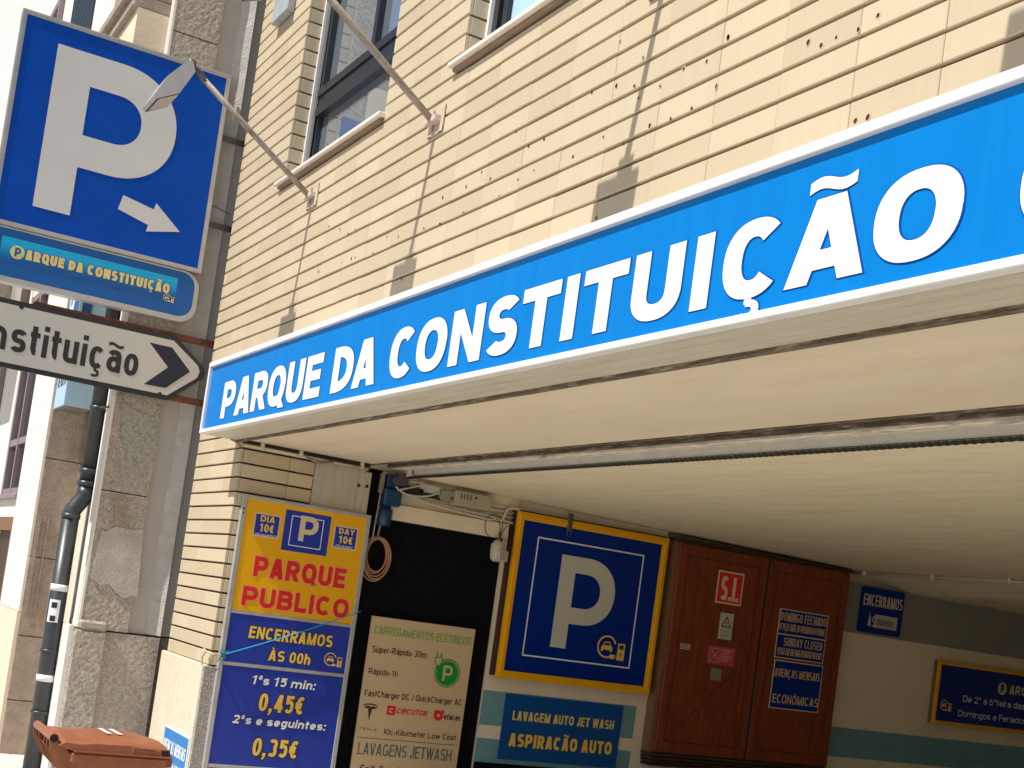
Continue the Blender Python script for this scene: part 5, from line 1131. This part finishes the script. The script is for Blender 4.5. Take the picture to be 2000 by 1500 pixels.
# opening hours box sign
XH = -8.735
q = [P2(*k, XH) for k in ((1833, 1289), (2000, 1314), (1821, 1413), (2000, 1434))]
y0, z0, z1 = (q[0][0]+P2(1822, 1413, XH)[0])/2, (q[2][1]+q[3][1])/2, (q[0][1]+q[1][1])/2; y1 = y0+2.6
s = thing('opening_hours_sign', 'dark blue hours sign in a yellow frame on the rear garage wall', 'sign', (XH, (y0+y1)/2, z0))
m = MB(); m.box(XW+.002, XH-.012, y0+.004, y1, z0+.004, z1-.004); part(s, 'case', m, WOODB)
m = MB(); frame_bars(m, fx(XH), y0, y1, z0, z1, .034, -.012, .004); frame_bars(m, fx(XH), y0+.010, y1-.01, z0+.010, z1-.010, .008, .004, .009); part(s, 'frame', m, YEL)
m = MB(); m.box(XH-.012, XH-.006, y0+.03, y1-.03, z0+.03, z1-.03); part(s, 'blue_face', m, PBLUE)
XHt = XH-.005; f = fx(XHt)
c0 = P2(1957.5, 1345, XHt); m = MB(); disc(m, f, c0[0], c0[1], .060, .001, 28); part(s, 'round_emblem', m, GOLD, raw=True)
letters(s, 'P', f, c0[0]-.022, c0[1]-.042, .05, .084, PBLUE, name='emblem_letter', wt=.25, n=.002)
a_, t_ = P2(1969, 1359.5, XHt), P2(1972, 1337, XHt)
letters(s, 'ARQUE DA CONSTITUIÇÃO', f, a_[0]+.01, c0[1]-.042, 1.5, .085, GOLD, wt=.22, n=.002)
a_, b_, t_ = P2(1880.5, 1371.5, XHt), P2(1999, 1387, XHt), P2(1882, 1358.5, XHt)
letters(s, 'De 2ª a 6ªfeira das', f, a_[0], (a_[1]+b_[1])/2+.004, (b_[0]-a_[0])*1.01, t_[1]-a_[1], WHT, wt=.13, n=.001)
a_, b_, t_ = P2(1870.5, 1398.5, XHt), P2(2003, 1416, XHt), P2(1872, 1386, XHt)
letters(s, 'Domingos e Feriados', f, a_[0], (a_[1]+b_[1])/2+.003, b_[0]-a_[0], t_[1]-a_[1], WHT, wt=.13, n=.001)
ic = P2(1844, 1377, XHt); ev_icon(s, f, ic[0], ic[1], .046, YELT, .001)

# shutter motor, chain, cables, boxes, sensor, coil, conduits
s = thing('shutter_motor', 'blue shutter motor on the left door guide under the beam', 'motor', (-8.74, 1.1, 2.1))
m = MB(); m.cbox(-8.80, -8.70, 1.06, 1.195, 2.275, 2.40, .012); part(s, 'gearbox', m, MOTB)
m = MB(); m.cbox(-8.79, -8.72, 1.075, 1.145, 2.40, 2.50, .008); part(s, 'upper_housing', m, MOTB)
m = MB(); m.tube([(-8.75, 1.10, 2.275), (-8.75, 1.10, 2.25), (-8.75, 1.10, 2.245), (-8.75, 1.10, 2.13)], .05, 16, rr=[.035, .035, .055, .05]); part(s, 'motor_barrel', m, MOTB, True)
m = MB(); m.tube([(-8.72, 1.15, 2.47), (-8.62, 1.15, 2.47)], .045, 16); m.cbox(-8.76, -8.70, 1.15, 1.20, 2.41, 2.47, .004); part(s, 'sprocket', m, STEELD)
m = MB(); m.cbox(-8.77, -8.73, 1.03, 1.055, 2.36, 2.50, .003); m.tube([(-8.72, 1.035, 2.42), (-8.72, 1.02, 2.0)], .006, 6); part(s, 'rod', m, GALV)
s = thing('drive_chain', 'black roller chain running along the steel beam', 'chain', (-4, 1.2, 2.48))
m = MB(); x = -8.66; k = 0
while x < 6.8:
    if k % 2: m.box(x, x+.020, 1.205, 1.222, 2.4885, 2.5005)
    else: m.box(x, x+.020, 1.203, 1.224, 2.4870, 2.502)
    x += .0215; k += 1
part(s, 'chain_link', m, BLKC, kind='stuff')
s = thing('beam_hanger', 'small white triangular hanger on the grey beam near the motor', 'hanger', (-8.2, 1.16, 2.50))
hx = float(at(804, 912, 1, 1.16)[0]); hzt = float(at(804, 912, 1, 1.16)[2])
m = MB(); m.prism([(hx-.06, 2.49), (hx+.05, 2.49), (hx+.012, 2.555), (hx-.012, 2.555)], fy(1.155), 0, .004); part(s, 'plate', m, PVCW)
m = MB(); m.tube([(hx+.05, 1.15, 2.54), (hx+.075, 1.15, 2.51), (hx+.065, 1.15, 2.47)], .002, 5); part(s, 'wire', m, BLKC)
s = thing('control_unit', 'cream door control unit box with vents under the garage ceiling', 'control box', (-8.74, 1.8, 2.37))
q = [P2(*k, -8.66) for k in ((893, 953), (964, 972), (962, 999), (885, 984))]
m = MB(); m.cbox(XW+.016, -8.66, q[0][0], q[1][0], (q[2][1]+q[3][1])/2, (q[0][1]+q[1][1])/2-.004, .006); part(s, 'housing', m, pm('control_box_cream', (.42, .38, .27), .5, .06))
f = fx(-8.66); m = MB(); zc = (q[0][1]+q[3][1])/2
for k in range(4): rectn(m, f, q[0][0]+.04+.026*k, q[0][0]+.048+.026*k, zc-.012, zc+.028, .001)
disc(m, f, q[0][0]+.165, zc+.012, .010, .001, 12); disc(m, f, q[0][0]+.165, zc-.032, .005, .001, 8); part(s, 'vent_slot', m, BLACKM, raw=True)
s2 = thing('junction_box', 'open grey junction box left of the cream control unit', 'junction box', (-8.75, 1.4, 2.38))
q2 = [P2(*k, -8.70) for k in ((822, 945), (861, 954), (858, 975))]
m = MB(); m.cbox(XW+.016, -8.70, q2[0][0], q2[1][0], q2[2][1]+.01, q2[1][1]+.012, .004); part(s2, 'housing', m, GREYB)
m = MB(); m.box(-8.699, -8.697, q2[0][0]+.02, q2[1][0]-.01, q2[2][1]-.005, q2[2][1]+.03); m.box(-8.74, -8.70, q2[0][0]-.10, q2[0][0]+.03, q2[2][1]+.0, q2[2][1]+.05); part(s2, 'dark_opening', m, BLACKM)
s3 = thing('socket_box', 'small grey socket plate between junction box and control unit', 'socket', (-8.73, 1.6, 2.38))
q3 = [P2(*k, -8.69) for k in ((863, 956), (893, 953), (890, 981), (860, 981))]
m = MB(); m.cbox(XW+.016, -8.69, q3[0][0], q3[1][0]-.004, q3[2][1], q3[0][1], .004); part(s3, 'housing', m, pm('socket_grey', (.28, .29, .25), .5, .06))
m = MB(); disc(m, fx(-8.69), (q3[0][0]+q3[1][0])/2+.03, q3[0][1]-.05, .014, .001, 12); part(s3, 'socket_hole', m, STEELD, raw=True)
def cable(name, label, cat, paths, r, mat, X=None):
    t = thing(name, label, cat, paths[0][0]); 
    for p in paths:
        # smooth the path
        P_ = [Vector(k) for k in p]
        for _ in range(2):
            o = [P_[0]]
            for a_, b_ in zip(P_, P_[1:]): o += [a_*.75+b_*.25, a_*.25+b_*.75]
            P_ = o+[P_[-1]]
        m = MB(); m.tube(P_, r, 7); part(t, 'run', m, mat, True)
    return t
def pp(pts, X): return [tuple(map(float, at(a_, b_, 0, X))) for a_, b_ in pts]
cable('white_cable', 'thin pale cables looping from the blue motor to the junction box', 'cable', [pp([(772, 941), (780, 936), (800, 941), (830, 944)], -8.69), pp([(776, 957), (795, 954), (822, 948)], -8.68), pp([(773, 950), (790, 966), (830, 971), (860, 963)], -8.69)], .006, PVCW)
cable('black_cable_bundle', 'black cables sagging beside the blue motor', 'cable', [pp([(774, 944), (800, 950), (830, 965), (860, 976)], -8.71), pp([(774, 946), (800, 962), (850, 969)], -8.70), pp([(776, 950), (784, 962), (810, 967), (842, 968)], -8.70)], .009, BLKC)
cable('wall_conduit', 'pair of cream conduits along the wall under the control unit', 'conduit', [pp([(815, 972), (850, 984), (960, 1008), (1006, 1024)], -8.745), pp([(818, 976), (840, 984), (900, 1001), (962, 1016)], -8.74)], .009, PVCW)
t = thing('conduit_group', 'row of four cream conduits between control unit and framed P sign', 'conduit', (-8.77, 2.0, 2.35))
for k in range(4):
    zz0, zz1 = P2(964, 984+k*8.5, -8.765)[1], P2(1008, 997+k*9.5, -8.765)[1]
    m = MB(); m.tube([(-8.768, q[1][0]-.02, (zz0+zz1)/2), (-8.768, 2.185, (zz0+zz1)/2)], .011, 8); part(t, 'conduit_tube', m, PVCW, True)
cable('ceiling_cable', 'thick cream cable rising to the ceiling beside the framed P sign', 'cable', [pp([(978, 1018), (984, 1012), (989, 998), (998, 992), (1016, 995)], -8.72)], .011, PVCW)
c0 = P2(965, 1022, -8.735); 
cable('sensor_wire', 'thin black wires looping above the white motion sensor', 'wire', [[(-8.735, c0[0]+.0+.075*math.cos(a_/16*6.283), c0[1]-.02+.09*math.sin(a_/16*6.283)) for a_ in range(-2, 13)], pp([(976, 1052), (986, 1030), (998, 1026), (1010, 1018)], -8.73), pp([(974, 1052), (978, 1030), (970, 1010)], -8.73)], .0028, BLKC)
# motion sensor
s = thing('motion_sensor', 'small cream motion sensor hanging from the lintel left of the framed P sign', 'motion sensor', (-8.70, 2.08, 2.0))
c0 = P2(974, 1078, -8.70); yC, zC_ = c0
m = MB(); m.tube([(-8.72, yC+.0, zC_+.15), (-8.71, yC+.005, zC_+.06)], .012, 8); part(s, 'stem', m, STEELD)
m = MB(); m.tube([(-8.70, yC-.03, zC_+.085), (-8.70, yC-.02, zC_+.06), (-8.70, yC-.01, zC_+.0), (-8.70, yC-.01, zC_-.055), (-8.70, yC-.01, zC_-.075)], .06, 16, rr=[.018, .048, .056, .05, .03]); part(s, 'housing', m, pm('sensor_cream', (.50, .47, .38), .4, .05), True)
m = MB(); m.cbox(-8.68, -8.625, yC-.035, yC+.045, zC_-.068, zC_+.012, .006); part(s, 'head', m, pm('sensor_cream', (.50, .47, .38)))
m = MB(); m.box(-8.625, -8.6235, yC-.024, yC+.034, zC_-.057, zC_+.001); part(s, 'lens', m, pm('sensor_lens', (.36, .33, .27), .2, .05))
# hose coil
s = thing('cable_coil', 'copper brown cable coil hanging behind the edge of the price board', 'cable coil', (-8.79, 1.1, 1.8))
c0 = P2(735, 1086, -8.775); m = MB()
for k, (ra, rb, dx, dy) in enumerate(((.082, .125, 0, 0), (.095, .138, .004, -.008), (.105, .150, .006, -.015), (.112, .160, .0, -.02), (.078, .118, .006, .006))):
    m2 = MB(); m2.tube([(-8.790+.010*(k % 3), c0[0]+dx+ra*math.cos(2*math.pi*j/32), c0[1]+dy+rb*math.sin(2*math.pi*j/32)) for j in range(33)], .0065, 6, cap=False); part(s, 'loop', m2, CABL, True)
m2 = MB(); m2.tube([(-8.78, c0[0]-.01, c0[1]+.14), (-8.78, c0[0]+.01, c0[1]+.34)], .0075, 6); part(s, 'cable_tail', m2, GALV, True)
# rope tied across the price board
a_, b_ = P2(424, 1279, -8.70), P2(706, 1194, -8.70)
s = thing('rope', 'thin cyan rope tied across the price board with frayed knot', 'rope', (-8.7, a_[0], a_[1]))
p0, p1 = Vector((-8.705, a_[0]+.03, a_[1])), Vector((-8.705, b_[0], b_[1]))
m = MB(); m.tube([p0.lerp(p1, k/14)+Vector((0, 0, -.012*math.sin(math.pi*k/14))) for k in range(15)], .0042, 7); part(s, 'line', m, ROPE, True)
m = MB(); rk = random.Random(2)
for k in range(11):
    e0 = p0+Vector((0, rk.uniform(-.015, .015), rk.uniform(-.015, .015))); e1 = e0+Vector((rk.uniform(-.02, .02), rk.uniform(-.03, .045), rk.uniform(-.07, .03))); m.tube([e0, (e0+e1)/2+Vector((0, .01, .008)), e1], .0035, 5)
part(s, 'knot', m, pm('teal_frayed_rope', (.03, .22, .24), .8, .3, 120))
m = MB(); m.tube([p0, p0+Vector((-.0, -.05, .0)), Vector((-8.77, -.035, p0.z+.012)), Vector((-8.80, -.045, p0.z+.03))], .006, 7); m.tube([Vector((-8.775, -.035, p0.z+.012)), Vector((-8.79, -.05, p0.z-.03)), Vector((-8.785, -.045, p0.z-.085))], .007, 7); part(s, 'hook', m, pm('pale_hook', (.5, .42, .30), .6, .2, 50))
# ceiling conduit along the left soffit edge and across the rear
s = thing('soffit_conduit', 'cream conduit clipped along the soffit edge above the side tiles', 'conduit', (-8.74, .4, 2.53))
m = MB(); m.tube([(-8.765, .01, 2.515), (-8.765, .5, 2.512), (-8.765, .93, 2.508)], .011, 8); part(s, 'tube', m, PVCW, True)
for yk in (.14, .42, .88):
    m = MB(); m.cbox(-8.778, -8.748, yk-.012, yk+.012, 2.50, 2.551, .003); part(s, 'clip', m, PVCW)
m = MB(); m.box(-8.80, -8.778, 0.005, .95, 2.525, 2.551); part(s, 'dark_gap', m, BLACKM)
m = MB(); m.tube([(-8.77, -.01, 2.50), (-8.80, -.02, 2.52), (-8.84, -.035, 2.535), (-8.88, -.05, 2.546)], .006, 6); m.tube([(-8.76, .45, 2.515), (-8.75, .55, 2.49), (-8.76, .66, 2.515)], .010, 7); part(s, 'loose_wire', m, GALV, True)
s = thing('rear_conduit', 'long cream conduit with clips crossing the ceiling at the back', 'conduit', (-7, 5.6, 2.4))
m = MB(); m.tube([(-8.78, 5.60, 2.408), (-5, 5.60, 2.405), (0, 5.60, 2.40)], .014, 8); part(s, 'tube', m, PVCW, True)
for k in range(9):
    m = MB(); xk = -8.62+k*.78; m.cbox(xk-.014, xk+.014, 5.575, 5.63, 2.385, 2.432, .004); part(s, 'clip', m, PVCW)
s = thing('crack_cover', 'dark bracket and cable stub where wall meets the rear ceiling', 'bracket', (-8.79, 7, 2.28))
m = MB(); a_ = P2(1845, 1165, -8.78); m.box(-8.795, -8.77, a_[0]-.12, a_[0]+.10, a_[1]-.03, a_[1]+.015); b_ = P2(1935, 1182, -8.78); m.box(-8.795, -8.77, b_[0]-.10, b_[0]+.10, b_[1]-.03, b_[1]+.03); part(s, 'plate', m, BLACKM)
m = MB(); m.tube(pp([(1825, 1156), (1845, 1158), (1855, 1166), (1874, 1178)], -8.765), .007, 6); part(s, 'stub', m, ALU, True)
print('objects', len(bpy.data.objects))
